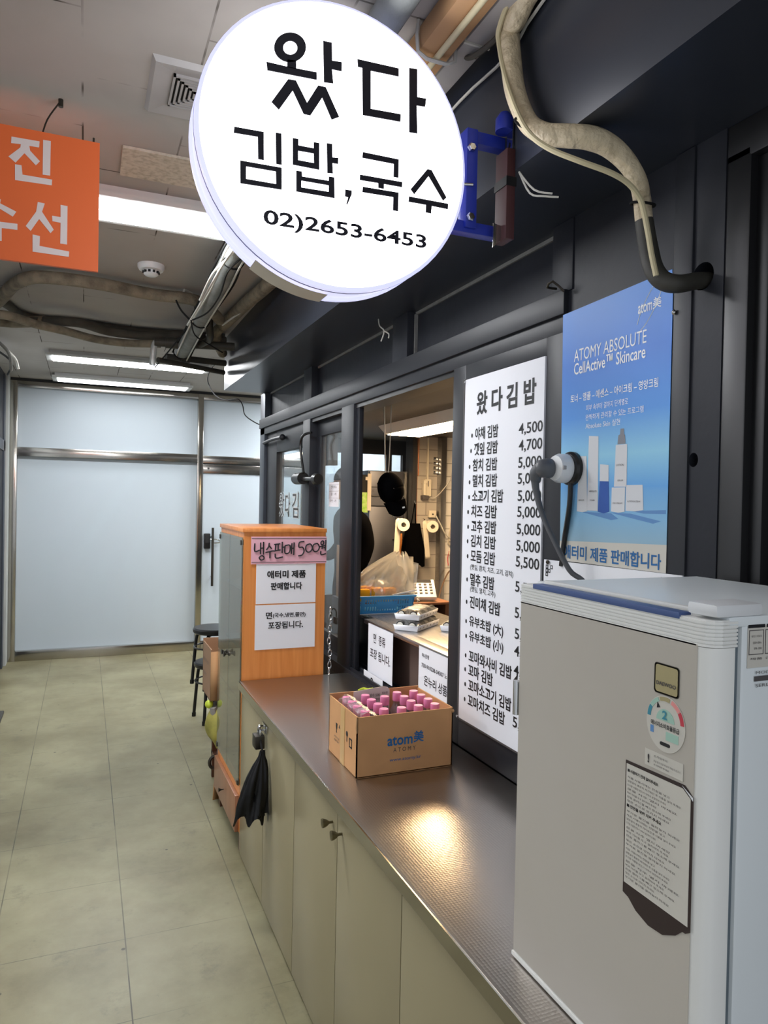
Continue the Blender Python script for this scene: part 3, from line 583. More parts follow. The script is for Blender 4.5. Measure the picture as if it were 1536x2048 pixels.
# shopfront
ws = mk('wall_right', MB().box(1.285, 1.33, 1.70, 5.44, 2.30, 2.5), 'paint'); struct(ws, 'dark painted shopfront frame')
def post(y0, y1, z0, z1, x0=WX, x1=1.33, m='paint', nm='post', b=.004): return mk(nm, MB().box(x0, x1, y0, y1, z0, z1, b), m, ws)
post(5.31, 5.45, 0, 2.5, m='alu')                   # end post
post(4.115, 4.28, 2.30, 2.5); post(2.745, 2.90, 2.30, 2.5); post(1.64, 1.735, 2.30, 2.5)
mk('header_rail', MB().box(WX-.012, 1.33, 1.66, 5.44, 2.235, 2.305, .004).box(WX, 1.33, 1.66, 5.44, 2.185, 2.24, .004), 'alu_dark', ws)
mk('caulk_line', MB().box(1.278, 1.288, 1.74, 5.3, 2.488, 2.5).box(1.272, 1.287, 2.735, 2.745, 2.32, 2.49), 'caulk', ws)
post(4.13, 4.28, 0, 2.19, m='alu_dark')            # between door and service window
post(3.375, 3.56, .835, 2.19, WX, 1.295, m='alu_dark')          # meeting stiles
post(3.335, 3.38, .835, 2.19, 1.255, 1.280, 'alu_dark')
post(2.232, 2.325, .835, 2.19, m='alu_dark')
post(1.665, 1.752, .835, 2.19, m='alu_dark')
mk('menu_rail', MB().box(WX, 1.33, 1.75, 2.235, 2.135, 2.19, .004).box(WX, 1.33, 1.75, 2.235, .835, .935, .004), 'alu_dark', ws)
mk('sill_track', MB().box(1.235, 1.36, 2.32, 4.13, .79, .848).box(1.245, 1.252, 2.32, 3.4, .848, .862).box(1.285, 1.292, 2.32, 4.13, .848, .862).box(1.33, 1.337, 2.32, 4.13, .848, .862), 'alu_dark', ws)
mk('head_track', MB().box(1.25, 1.35, 2.32, 4.13, 2.165, 2.19), 'paint_black', ws)
mk('base_wall', MB().box(1.26, 1.34, 1.2, 4.13, 0, .80), 'paint_black', ws)
# pier behind the poster and beyond
mk('pier_panel', MB().box(1.245, 1.40, 1.245, 1.665, .5, 2.5), 'paint', ws)
mk('pier_strip', MB().box(1.232, 1.30, 1.205, 1.262, .5, 2.5, .006), 'alu_dark', ws)
pj_ = MB()
hole = [(1.193+.013*cos(2*pi*i/16), 1.805+.016*sin(2*pi*i/16)) for i in range(16)]
hole2 = [(1.180+.03*cos(2*pi*i/16), 2.205+.03*sin(2*pi*i/16)) for i in range(16)]
pj_.loops([rect(1.125, 1.212, .5, 2.5), hole, hole2], lambda u, v, t: (1.238+t, u, v), .05)
mk('pier_board', pj_, 'paint', ws)
mk('pier_core', MB().box(1.34, 1.40, .9, 1.26, .5, 2.5), 'slot', ws)
# door beside the fridge
d3 = thing('door_3', 'black framed shop door beside the fridge', 'door', (1.28, .6, 0)); d3['kind'] = 'structure'
mk('door_frame', MB().box(WX, 1.40, 1.065, 1.126, 0, 2.44, .004).box(WX, 1.40, .0, 1.126, 2.42, 2.5, .004).box(WX+.02, 1.40, 1.035, 1.066, 0, 2.42, .004), 'paint_black', d3)
mk('door_leaf', MB().box(1.305, 1.35, .02, 1.036, .02, 2.41, .003), 'alu_dark', d3)
mk('door_stile', MB().box(1.285, 1.306, .93, 1.03, .02, 2.41, .004).box(1.285, 1.306, .02, .93, 2.28, 2.41, .004), 'paint_black', d3)

# shop door with lettering at the far end
d2 = thing('door_2', 'grey framed glass shop door with large Korean lettering', 'door', (1.28, 4.8, 0)); d2['kind'] = 'structure'
mk('door_frame', MB().box(1.262, 1.31, 5.02, 5.31, 0, 2.185, .004).box(1.262, 1.31, 4.28, 4.345, 0, 2.185, .004).box(1.262, 1.31, 4.345, 5.02, 2.035, 2.185, .004).box(1.262, 1.31, 4.345, 5.02, .0, .25, .004), 'alu_dark', d2)
mk('glass_pane', MB().box(1.284, 1.290, 4.34, 5.03, .25, 2.04), 'glass_hazy', d2)
mk('door_closer', MB().tube([(1.235, 5.30, 2.12), (1.225, 5.0, 2.125), (1.235, 4.78, 2.125)], .012, 8, 4).ball((1.24, 4.78, 2.125), .022), 'alu_dark', d2)
for ch, y, w, h in (('왔', 4.905, .15, .175), ('다', 4.742, .14, .17), ('김', 4.565, .165, .175)):
    z0 = 1.578
    mb = MB(); put_text(mb, ch, (1.258, y, z0), WR, UP, w, h, .05); mk('lettering', mb, 'print_white', d2, recalc=False)
    mb = MB(); put_text(mb, ch, (1.2565, y-.006, z0+.006), WR, UP, w-.012, h-.012, .0); mk('lettering', mb, 'ink_soft', d2, recalc=False)

# fixed sash of the service window
w1 = thing('window_1', 'fixed glass pane of the service window', 'window', (1.30, 3.85, .85)); w1['kind'] = 'structure'
mk('sash', MB().box(1.285, 1.315, 3.56, 4.13, 2.08, 2.165, .003).box(1.285, 1.315, 3.56, 4.13, .862, .95, .003).box(1.285, 1.315, 4.045, 4.13, .95, 2.08, .003), 'alu_dark', w1)
mk('glass_pane', MB().box(1.297, 1.302, 3.55, 4.05, .95, 2.08), 'glass_hazy', w1)

# ------------------------------------------------------------------ kitchen shell behind the service window
KF = .20
struct(mk('floor_kitchen', MB().box(1.36, 3.4, 1.5, 5.4, 0, KF), 'brown_panel'), 'raised kitchen floor')
struct(mk('ceiling_kitchen', MB().box(1.34, 3.4, 1.3, 5.46, 2.2, 2.26), 'kceil'), 'dark kitchen ceiling')
struct(mk('wall_kitchen_tiled', MB().box(2.30, 2.50, 4.90, 5.0, 0, 2.2), 'tile_grey'), 'grey tiled kitchen wall')
struct(mk('wall_kitchen_white', MB().box(2.53, 3.4, 4.86, 5.0, 0, 2.2), 'tile_white'), 'white tiled kitchen wall')
struct(mk('trim_3', MB().box(2.49, 2.535, 4.83, 5.0, 0, 2.2, .004), 'steel_int'), 'steel post between the tiled walls')
struct(mk('trim_4', MB().box(2.27, 2.305, 4.87, 5.0, 0, 2.2), 'kwall'), 'dark edge post')
struct(mk('wall_kitchen_side', MB().box(3.34, 3.4, 1.3, 4.9, 0, 2.2), 'tile_white'), 'white tiled side wall')
struct(mk('wall_kitchen_near', MB().box(1.40, 3.4, 1.3, 1.36, 0, 2.2), 'tile_white'), 'white tiled near wall')
we = MB().loops([rect(1.33, 3.4, 0, 2.2), rect(1.42, 2.425, .95, 2.085)], lambda u, v, t: (u, 5.40+t, v), .05)
struct(mk('wall_kitchen_end', we, 'kwall'), 'dark end wall with a wide window')
w2 = thing('window_2', 'glass of the end window', 'window', (1.9, 5.42, .95)); w2['kind'] = 'structure'
mk('glass_pane', MB().box(1.42, 2.425, 5.42, 5.425, .95, 2.085), 'glass', w2)
mk('mullion', MB().box(2.28, 2.325, 5.40, 5.44, .95, 2.085), 'kwall', w2)

# ================================================================== ceiling things
def panel_light(x0, x1, y0, y1, label, led='led', g='ceiling light panels'):
    t = thing('ceiling_light', label, 'light', ((x0+x1)/2, (y0+y1)/2, CZ), 0, g)
    b = MB().box(x0, x1, y0, y1, CZ-.03, CZ)
    mk('housing', b, 'lampbody', t)
    fr = MB()
    fr.box(x0-.025, x1+.025, y0-.018, y0+.018, CZ-.048, CZ-.028).box(x0-.025, x1+.025, y1-.018, y1+.018, CZ-.048, CZ-.028)
    fr.box(x0-.025, x0+.022, y0, y1, CZ-.048, CZ-.028).box(x1-.022, x1+.025, y0, y1, CZ-.048, CZ-.028)
    mk('frame', fr, 'lampbody', t)
    mk('diffuser', MB().box(x0+.02, x1-.02, y0+.016, y1-.016, CZ-.053, CZ-.031, .004), led, t)
    return t
panel_light(-.62, .64, 2.93, 3.18, 'long white ceiling light panel behind the orange banner and the round sign')
panel_light(-.28, .99, 6.40, 6.66, 'lit white ceiling light panel next to the hanging pipes')
panel_light(-.28, .99, 7.58, 7.84, 'lit white ceiling light panel close above the far white partition', 'led_dim')
panel_light(-.62, .64, -.85, -.60, 'white ceiling light panel of the near corridor, outside the view', 'led_dim')
panel_light(-3.2, -1.95, 2.93, 3.18, 'unseen white light panel added across the corridor to brighten the shopfront')  # added fill lamp, brightens menu, poster and fridge door
panel_light(2.2, 3.45, 7.40, 7.66, 'second unseen white light panel added beyond the shop to brighten the far wall')  # second added fill lamp, lifts the upper far wall behind the shop
panel_light(2.2, 3.45, 6.40, 6.66, 'unseen white light panel added beyond the shop to brighten the far wall')  # added fill lamp for the far wall seen through the shop windows

v = thing('ceiling_vent', 'square grey slatted air vent in the ceiling', 'vent', (.30, 2.15, CZ))
x0, x1, y0, y1 = .152, .452, 2.015, 2.305
fr = MB()
i = .062
q = [(x0, y0, CZ), (x1, y0, CZ), (x1, y1, CZ), (x0, y1, CZ), (x0+.01, y0+.01, CZ-.014), (x1-.01, y0+.01, CZ-.014), (x1-.01, y1-.01, CZ-.014), (x0+.01, y1-.01, CZ-.014),
     (x0+i, y0+i, CZ-.004), (x1-i, y0+i, CZ-.004), (x1-i, y1-i, CZ-.004), (x0+i, y1-i, CZ-.004)]
fr.add(q, [(k, (k+1) % 4, 4+(k+1) % 4, 4+k) for k in range(4)]+[(4+k, 4+(k+1) % 4, 8+(k+1) % 4, 8+k) for k in range(4)])
mk('frame', fr, 'greyduct', v, ang=.2, recalc=False)
mk('backing', MB().box(x0+.05, x1-.05, y0+.05, y1-.05, CZ-.0035, CZ-.001), 'slot', v)
sl = MB(); k = i
while k < .138:
    a, b, c, d = x0+k, x1-k, y0+k, y1-k; w = .0062
    sl.box(a, b, c, c+w, CZ-.012, CZ-.003).box(a, b, d-w, d, CZ-.012, CZ-.003).box(a, a+w, c, d, CZ-.012, CZ-.003).box(b-w, b, c, d, CZ-.012, CZ-.003); k += .0125
mk('slats', sl, 'greyduct', v)

cp = MB().box(.104, .40, 2.575, 2.80, CZ-.010, CZ-.001)
tag(mk('ceiling_tile', cp, 'tileboard'), 'loose flecked cream ceiling tile beside the light panel', 'ceiling tile')

sd = thing('smoke_detector', 'round white smoke detector on the ceiling', 'smoke detector', (.298, 3.84, CZ))
mk('base', MB().lathe([(.066, 0), (.066, -.016), (.058, -.028), (.04, -.030)], (.298, 3.84, CZ)), 'white', sd)
hd = mk('sensor', MB().lathe([(.036, -.028), (.036, -.048), (.026, -.056), (.004, -.057)], (.298, 3.84, CZ)), 'white', sd)
sm = MB()
for k in range(10):
    a = 2*pi*k/10; sm.box(.298+.0362*cos(a)-.006, .298+.0362*cos(a)+.006, 3.84+.0362*sin(a)-.006, 3.84+.0362*sin(a)+.006, CZ-.044, CZ-.033)
mk('slots', sm, 'slot', hd)

# pipes and cables
t = thing('insulated_pipe', 'dusty beige lagged pipe arching below the ceiling behind the orange banner', 'pipe', ARCH[0])
mk('lagging', MB().tube(ARCH, .034, 12, 6), 'foam', t)
mk('strap', MB().tube([(.50, 4.20, 2.80), (.505, 4.19, 2.875), (.56, 4.25, CZ)], .006, 6, 3), 'wire_white', t)
tag(mk('dark_hose', MB().tube(HOSE1, .026, 10, 6), 'hose_dark'), 'dark dusty hose sagging along the ceiling, upper one of three', 'hose')
t = thing('jointed_hose', 'grey hose with a pale sleeve end running below the upper dark hose', 'hose', HOSE2[0])
mk('hose', MB().tube(HOSE2, .030, 10, 6), 'hose_dark', t)
mk('sleeve', MB().tube(HOSE2[:3], .034, 10, 6), 'foam', t)
tag(mk('brown_hose', MB().tube(HOSE3, .026, 10, 6), 'foam'), 'brown dusty hose lowest under the ceiling, nearest the light panel', 'hose')
t = thing('lagged_main_pipe', 'thick grey lagged pipe hung along the corridor ceiling with cables tied to it', 'pipe', BIGPIPE[0])
mk('lagging', MB().tube(BIGPIPE, [.048, .048, .046, .044, .040, .040], 14, 6), 'pipe_grey', t)
for p in ((.60, 5.1, 2.704), (.598, 4.2, 2.72), (.592, 3.2, 2.762)):
    mk('band', MB().tube([(p[0]+.051*cos(a*pi/8), p[1]+.012*sin(a*pi/8), p[2]+.051*sin(a*pi/8)) for a in range(16)], .004, 6, 0, True), 'wire', t)
for y in (4.4, 3.0): mk('hanger', MB().box(.59, .61, y-.01, y+.01, 2.76, CZ), 'iron', t)
t = thing('lagged_branch_pipe', 'brown lagged pipe running along the top of the dark canopy', 'pipe', LAG[0])
mk('lagging', MB().tube(LAG, .038, 12, 6), 'foam', t)
mk('elbow', MB().tube([(.825, 4.72, 2.83), (.80, 4.85, 2.81), (.83, 5.0, 2.77), (.90, 5.2, 2.74)], .034, 12, 6), 'foam', t)
t = thing('tan_duct', 'tan boxed duct with a cream cord strapped beneath it beside the round sign', 'duct', TAN[1])
a = Vector(TAN[0]); b = Vector(TAN[3]) + (Vector(TAN[3])-Vector(TAN[2]))*6
mk('duct', MB().box(.742, .832, -1.2, 1.72, 2.808, 2.874, .020), 'tan', t)
mk('cord', MB().cyl((.79, 1.78, 2.80), (.79, -.5, 2.80), .008), 'cordcream', t)
mk('strap', MB().tube([(.737, 1.60, 2.876), (.737, 1.60, 2.80), (.79, 1.60, 2.788), (.838, 1.60, 2.80), (.838, 1.60, 2.876)], .005, 6, 2), 'wire_white', t)
t = thing('grey_conduit_duct', 'pale grey trunking between the tan duct and the dark fascia', 'duct', (.88, 1.7, 2.85))
mk('trunking', MB().box(.842, .905, -.5, 1.95, 2.825, 2.875, .006), 'greyduct', t)
mk('cable_tie', MB().box(.838, .909, 1.55, 1.556, 2.820, 2.878), 'wire_white', t)
mk('end_piece', MB().box(.850, .90, 1.95, 2.02, 2.83, 2.872, .006), 'greyduct', t)
tag(mk('fascia_cable', MB().tube([(.934, -.3, 2.84), (.934, 1.2, 2.84), (.934, 1.5, 2.79), (.934, 1.75, 2.80), (.934, 2.2, 2.78)], .004, 6, 4), 'wire_white'), 'thin grey cable clipped along the top of the dark fascia', 'cable')
tag(mk('cable_loop', MB().tube([(.90, 1.46, 2.815), (.88, 1.52, 2.80), (.875, 1.58, 2.81), (.88, 1.62, 2.835), (.90, 1.60, 2.83)], .007, 8, 5), 'hose_dark'), 'short black cable loop under the grey trunking', 'cable')
tag(mk('white_cable', MB().tube(WCAB+[(.93, 3.2, 2.84), (.93, 2.4, 2.85)], .006, 8, 5), 'wire_white'), 'white cable draped along the canopy top edge', 'cable')
for k, (pts, r, m) in enumerate(zip(THIN, (.005, .006, .004, .004, .005, .006), ('wire', 'wire_white', 'wire', 'wire', 'wire', 'wire_white'))):
    lb = ('black cable looping low around the grey lagged pipe', 'white cable tied along the grey lagged pipe', 'black cable twisted round the grey lagged pipe',
          'black cable slung from the lagged pipe across to the canopy end', 'short black hanger wire between ceiling and lagged pipe', 'white cable bundle strand by the end of the round sign')[k]
    tag(mk('pipe_cable', MB().tube(pts, r, 6, 5), m), lb, 'cable')
for k, (dx, dz, m) in enumerate(((-.052, .012, 'wire'), (-.046, -.03, 'wire_white'), (.050, -.016, 'wire'), (.030, -.046, 'wire_white'))):
    pts = [(p[0]+dx+.014*sin(3*i+k), p[1], p[2]+dz+.010*cos(2*i+k)) for i, p in enumerate(BIGPIPE[:5])]
    tag(mk('pipe_cable', MB().tube(pts, .005, 6, 8), m), ('black cable strung straight along the corridor side of the grey lagged pipe', 'white cable strung under the corridor side of the grey lagged pipe', 'black cable strung along the canopy side of the grey lagged pipe', 'white cable strung along the underside of the grey lagged pipe')[k], 'cable')
tag(mk('hanging_cable', MB().tube(CORD, .0045, 6, 6), 'wire'), 'thin black cord hanging across the far partition to the shopfront end post', 'cord')
t = thing('drain_valve', 'dark valve pipework with a clear drain stub under the ceiling', 'pipe', (.6, 4.95, 2.72))
mk('pipe', MB().cyl((.41, 4.95, 2.72), (.93, 4.92, 2.735), .028).cyl((.50, 5.1, 2.66), (.93, 5.25, 2.68), .022).cyl((.44, 5.0, 2.615), (.93, 5.3, 2.62), .018), 'duct_dark', t)
mk('coupling', MB().cyl((.48, 4.946, 2.722), (.56, 4.942, 2.724), .036).cyl((.60, 5.12, 2.665), (.66, 5.14, 2.668), .030), 'duct_dark', t)
mk('elbow', MB().tube([(.70, 4.93, 2.728), (.74, 4.80, 2.74), (.73, 4.70, 2.76), (.72, 4.66, 2.80), (.72, 4.66, CZ)], .024, 10, 5), 'duct_dark', t)
mk('drain_stub', MB().tube([(.425, 4.95, 2.725), (.410, 4.96, 2.69), (.402, 4.97, 2.57)], .021, 12, 4), 'stub', t)
t = thing('left_cables', 'tangle of dusty cables dropping down the dark shopfront across the corridor', 'cable', (-.6, 5.8, 2.85))
ROOTM.pop('left_cables', None); t.name = 'cable_tangle'; ROOTM[t.name] = Matrix.Translation(Vector((-.6, 5.8, 2.85)))
for k, p in enumerate(([(-.74, 5.2, 2.83), (-.60, 5.8, 2.80), (-.54, 6.1, 2.76), (-.56, 6.5, 2.70)], [(-.75, 5.4, 2.86), (-.62, 5.9, 2.82), (-.52, 6.3, 2.77), (-.50, 6.4, 2.70)], [(-.76, 5.5, 2.80), (-.64, 6.0, 2.78), (-.55, 6.4, 2.75), (-.62, 6.9, 2.72)])):
    mk('cable', MB().tube(p, .012-.002*k, 8, 5), ('hose_dark', 'wire_white', 'wire')[k], t)

# ================================================================== round lit sign
SC = (.508, 2.474)
t = thing('round_sign', 'round lit white sign with black Korean lettering and a phone number', 'sign', (SC[0], 1.54, SC[1]-.31))
def disc(r, y): return [(SC[0]+r*cos(2*pi*k/72), y, SC[1]+r*sin(2*pi*k/72)) for k in range(72)]
R = .308
def ring(prof):
    mb = MB(); n = 72
    vs = []
    for r, y in prof: vs += disc(r, y)
    fs = [(i*n+k, i*n+(k+1) % n, (i+1)*n+(k+1) % n, (i+1)*n+k) for i in range(len(prof)-1) for k in range(n)]
    return mb.add(vs, fs)
drum = mk('drum', ring([(R-.004, 1.497), (R+.004, 1.502), (R+.004, 1.512), (R-.002, 1.516), (R-.002, 1.578), (R+.004, 1.582), (R+.004, 1.594), (R-.004, 1.598)]), 'sign_rim', t, ang=.5)
mk('groove_shade', ring([(R+.0048, 1.5125), (R+.0048, 1.5185)]), 'groove_shade', t)  # lavender strip puts the shade of the drum groove into colour
f = ring([(R-.004, 1.497), (R-.012, 1.4915), (R-.03, 1.490), (.0005, 1.490)]); mk('face', f, 'sign_face', t, ang=.6)
f = ring([(R-.004, 1.598), (R-.012, 1.6035), (R-.03, 1.605), (.0005, 1.605)]); mk('face', f, 'sign_face', t, ang=.6)
for loops in SIGN:
    mk('lettering', MB().loops(loops, onface(1.4898), .0016), 'sign_ink', t)
a, b, c = PHONE
rv = Vector((b[0]-a[0], 0, b[1]-a[1])); ln = rv.length; rv.normalize()
uv = Vector((-rv.z, 0, rv.x))
mb = MB(); put_text(mb, '02)2653-6453', Vector((a[0], 1.4885, a[1]-.003)), rv, uv, ln+.004, .040, .022); mk('lettering', mb, 'sign_ink', t, recalc=False)
tp = MB(); n = 18
tv = []; tf = []
for k in range(n+1):
    an = radians(236+k*32/n)
    for y in (1.535, 1.600):
        tv.append((SC[0]+(R+.0055)*cos(an), y, SC[1]+(R+.0055)*sin(an)))
for k in range(n): tf.append((2*k, 2*k+1, 2*k+3, 2*k+2))
mk('tape_patch', tp.add(tv, tf), 'tape', t)

t = thing('sign_bracket', 'blue steel bracket holding the round sign to the dark fascia', 'bracket', (.9, 1.54, 2.33))
mk('upright', MB().box(.832, .862, 1.515, 1.555, 2.362, 2.598, .003), 'blue', t)
mk('arm', MB().box(.838, .945, 1.525, 1.555, 2.570, 2.600, .003), 'blue', t)
mk('arm', MB().box(.80, .945, 1.525, 1.555, 2.352, 2.380, .003), 'blue', t)
for z in (2.55, 2.385): mk('bolt', MB().lathe([(.011, 0), (.011, -.006), (.008, -.010), (.0005, -.010)], (.843, 1.515, z), (0, 1, 0), 6), 'chrome', t)
mk('screw', MB().cyl((.815, 1.522, 2.462), (.848, 1.512, 2.462), .004), 'chrome', t)
mk('backing_board', MB().box(.921, .945, 1.478, 1.53, 2.336, 2.552, .002), 'maroon', t)
mk('tape_band', MB().box(.919, .947, 1.476, 1.532, 2.462, 2.484), 'paint_black', t)
mk('slotted_angle', MB().loops([rect(1.482, 1.506, 2.548, 2.62)]+[[(1.494+.005*cos(2*pi*i/10), zz+.007*sin(2*pi*i/10)) for i in range(10)] for zz in (2.566, 2.604)], lambda u, v, w: (.9395-w, u, v), .003), 'chrome', t)
mk('slotted_angle', MB().loops([[(.900, 2.318), (.922, 2.34), (.922, 2.372), (.900, 2.376)]], lambda u, v, w: (u, 1.50+w, v), .003), 'chrome', t)
mk('cap', MB().lathe([(.022, 0), (.022, .03), (.012, .045), (.001, .046)], (.925, 1.50, 2.598), (0, 0, 1)), 'blue', t)
tag(mk('loose_wire', MB().tube([(.95, 1.47, 2.495), (.955, 1.43, 2.43), (.975, 1.40, 2.415), (1.0, 1.38, 2.41)], .0025, 6, 4).tube([(.95, 1.47, 2.495), (.96, 1.42, 2.435), (.99, 1.39, 2.42)], .0025, 6, 4), 'wire_white'), 'two white wire ends sticking out behind the maroon board', 'wire')
tag(mk('soffit_wire', MB().tube([(1.18, 2.92, 2.50), (1.17, 2.88, 2.46), (1.175, 2.84, 2.43), (1.17, 2.86, 2.39)], .003, 6, 4).tube([(1.175, 2.84, 2.43), (1.18, 2.80, 2.41), (1.175, 2.79, 2.39)], .003, 6, 4), 'wire_white'), 'short wire ends dangling from the canopy underside', 'wire')
tag(mk('bent_nail', MB().tube([(1.232, 1.70, 2.315), (1.20, 1.70, 2.315), (1.20, 1.675, 2.325), (1.225, 1.655, 2.295)], .0035, 6, 2), 'iron'), 'bent nail hook on the frame above the poster corner', 'hook')

tag(mk('doormat', MB().box(-.722, -.555, 5.72, 6.22, 0, .022, .006).box(-.722, -.70, 5.72, 6.22, .02, .05), 'duct_dark'), 'black rubber doormat edge at the foot of the shopfront across the corridor', 'doormat')

# orange banner
t = thing('hanging_banner', 'orange hanging sign board with large pale Korean letters', 'sign', (-.3, 2.34, 2.37))
mk('board', MB().box(-.72, .029, 2.330, 2.342, 2.374, 2.758), 'orange', t)
for loops in ORANGE: mk('lettering', MB().loops(loops, onface(2.3298), .0012), 'orange_ink', t)
mk('hanging_wire', MB().tube([(-.13, 2.334, 2.74), (-.115, 2.34, 2.80), (-.085, 2.36, CZ-.015)], .0025, 6, 4), 'iron', t)
mk('hook', MB().cyl((-.08, 2.365, CZ-.022), (-.08, 2.365, CZ), .007), 'iron', t)
mk('pin', MB().cyl((.012, 2.336, 2.755), (.012, 2.336, 2.772), .003), 'iron', t)

# beige hose on the fascia
t = thing('duct_hose', 'thick beige taped hose hanging in front of the fascia and bending into the pier', 'hose', DUCTHOSE[-1])
mk('hose', MB().tube(DUCTHOSE[:18], [.028, .028, .026, .025, .025, .024, .023, .022, .0225, .024, .0245, .0225, .0195, .019, .019, .019], 14, 8), 'duct', t)
mk('rubber_sleeve', MB().tube(DUCTHOSE[16:]+[(1.26, 1.185, 2.20)], [.0195, .021, .021, .019, .018], 14, 8), 'duct_dark', t)
mk('cord', MB().tube(HCORD, .006, 8, 6), 'cordcream', t)
mk('cable_tie', MB().tube([(.900+.032*cos(a*pi/8), 1.362+.018*sin(a*pi/8), 2.545+.022*sin(a*pi/8)) for a in range(16)], .003, 6, 0, True), 'wire', t)
mk('cable_tie', MB().tube([(1.108+.026*cos(a*pi/8), 1.226+.024*sin(a*pi/8), 2.355+.007*sin(a*pi/8)) for a in range(16)], .003, 6, 0, True), 'wire', t)
# ================================================================== counter
def cabinet(y0, y1, label, knobs=True):
    t = thing('base_cabinet', label, 'cabinet', (.97, (y0+y1)/2, 0), 0, 'cabinet units under the steel worktop')
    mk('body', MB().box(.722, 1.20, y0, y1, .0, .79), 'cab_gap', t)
    ym = (y0+y1)/2; out = []
    for a, b, ky in ((y0, ym, ym-.042), (ym, y1, ym+.042)):
        d = mk('door', MB().box(.700, .721, a+.002, b-.002, .012, .785, .0015), 'cabinet', t); out.append(d)
        if knobs:
            mk('knob', MB().lathe([(.004, 0), (.004, .012), (.010, .020), (.0135, .030), (.0135, .034), (.002, .036)], (.700, ky, .735), (-1, 0, 0), 16), 'knob', d)
    return t
cabinet(2.44, 3.375, 'beige cabinet unit with the padlock, next to the wooden display cabinet', False)
cabinet(1.515, 2.44, 'beige cabinet unit with two brass knobs under the cardboard box')
cabinet(.59, 1.515, 'beige cabinet unit under the refrigerator')
t = thing('worktop', 'embossed stainless steel worktop of the long counter', 'worktop', (.96, 2, .8))
mk('slab', MB().box(.688, 1.236, .45, 3.375, .798, HC, .004), 'counter', t)
mk('edge_strip', MB().box(.684, .6885, .45, 3.376, .797, HC-.002), 'steel', t)

t = thing('padlock', 'brass padlock on a steel hasp of the beige cabinet doors', 'padlock', (.69, 2.87, .70))
mk('hasp', MB().box(.693, .6995, 2.845, 2.925, .742, .775, .002).tube([(.699, 2.885, .765), (.672, 2.885, .768), (.672, 2.885, .752), (.699, 2.885, .750)], .004, 8, 3), 'chrome', t)
mk('shackle', MB().tube([(.672, 2.862, .725), (.672, 2.862, .755), (.672, 2.877, .772), (.672, 2.892, .755), (.672, 2.892, .725)], .0048, 8, 4), 'chrome', t)
mk('lock_body', MB().box(.650, .690, 2.850, 2.912, .682, .736, .006), 'iron', t)

# black plastic bag hanging from the padlock
t = thing('plastic_bag', 'black plastic bag hanging from the padlock on the beige cabinet', 'bag', (.64, 2.80, .43))
def bagf(u, vv):
    prof = [(.0, .010), (.10, .014), (.22, .030), (.40, .046), (.62, .056), (.85, .064), (1.0, .070)]
    for i in range(len(prof)-1):
        if vv <= prof[i+1][0]:
            q = (vv-prof[i][0])/(prof[i+1][0]-prof[i][0]); w = prof[i][1]+q*(prof[i+1][1]-prof[i][1]); break
    a = 2*pi*u
    fold = 1+.20*sin(5*a+3*vv)*(.25+vv)+.10*sin(11*a)
    cx = .672-.034*vv; z = .690-.262*vv
    if vv > .95: z += .022*sin(7*a)
    return (min(cx+w*fold*cos(a), .694), 2.815+.8*w*fold*sin(a), z)
mk('bag', MB().grid(bagf, 60, 24), 'blackbag', t, ang=1.2)
mk('handle_loop', MB().tube([(.672, 2.822, .685), (.670, 2.84, .705), (.671, 2.872, .748), (.674, 2.84, .705), (.674, 2.818, .680)], .003, 8, 5), 'blackbag', t)
mk('tied_corner', MB().add([(.66, 2.80, .60), (.602, 2.80, .567), (.62, 2.81, .535), (.655, 2.815, .565), (.66, 2.83, .60), (.618, 2.825, .55)], [(0, 1, 2, 3), (4, 5, 2, 3), (0, 4, 5, 1), (1, 5, 2)]), 'blackbag', t)

# ------------------------------------------------------------------ cardboard box with bottles
t = thing('cardboard_box', 'open brown cardboard box of pink capped bottles on the steel worktop', 'box', (.955, 2.19, HC))
BX0, BX1, BY0, BY1, BZ = .789, 1.126, 2.066, 2.335, 1.028
w = .004
mk('box_walls', MB().box(BX0, BX1, BY0, BY0+w, HC+.001, BZ-.002).box(BX0, BX1, BY1-w, BY1, HC+.001, BZ+.006).box(BX0, BX0+w, BY0, BY1, HC+.001, BZ).box(BX1-w, BX1, BY0, BY1, HC+.001, BZ).box(BX0, BX1, BY0, BY1, HC, HC+.004), 'card', t)
mk('torn_edge', MB().tube([(BX0+.002, BY0+.003, BZ-.002), (BX0-.001, BY0, BZ-.03), (BX0+.001, BY0+.001, BZ-.05)], .003, 6, 4).ball((BX1-.001, BY0+.001, BZ-.012), .006, 8), 'card_in', t)
mk('packing_tape', MB().box(BX0-.0012, BX0, 2.175, 2.215, HC+.002, BZ-.003).box(BX0-.0012, BX0+.02, 2.175, 2.215, HC+.001, HC+.0025), 'card_tape', t)
YB = BY0-.0008
lettering(t, [('atom', (.893, YB, .925), .088, .030)], 'ink_blue', XR, UP, 'printed_logo', .02)
lettering(t, [('美', (.984, YB, .928), .037, .037)], 'ink_blue', XR, UP, 'printed_logo', .02)
lettering(t, [('A T O M Y', (.914, YB, .904), .078, .014)], 'ink_soft', XR, UP)
lettering(t, [('www.atomy.kr', (.902, YB, .872), .11, .014)], 'ink_blue', XR, UP)
sx_ = BX0-.0008
mb = MB()
cup = [(2.262, .955), (2.246, .955), (2.249, .938), (2.252, .934), (2.252, .926), (2.247, .924), (2.261, .924), (2.256, .926), (2.256, .934), (2.259, .938)]
mb.loops([cup], onwall(sx_), .0004).loops([[(2.232, .945), (2.226, .957), (2.220, .945)]], onwall(sx_), .0004)
mb.loops([[(2.152+.009*cos(2*pi*i/12), .95+.009*sin(2*pi*i/12)) for i in range(12)]], onwall(sx_), .0004).box(sx_-.0004, sx_, 2.150, 2.154, .925, .945)
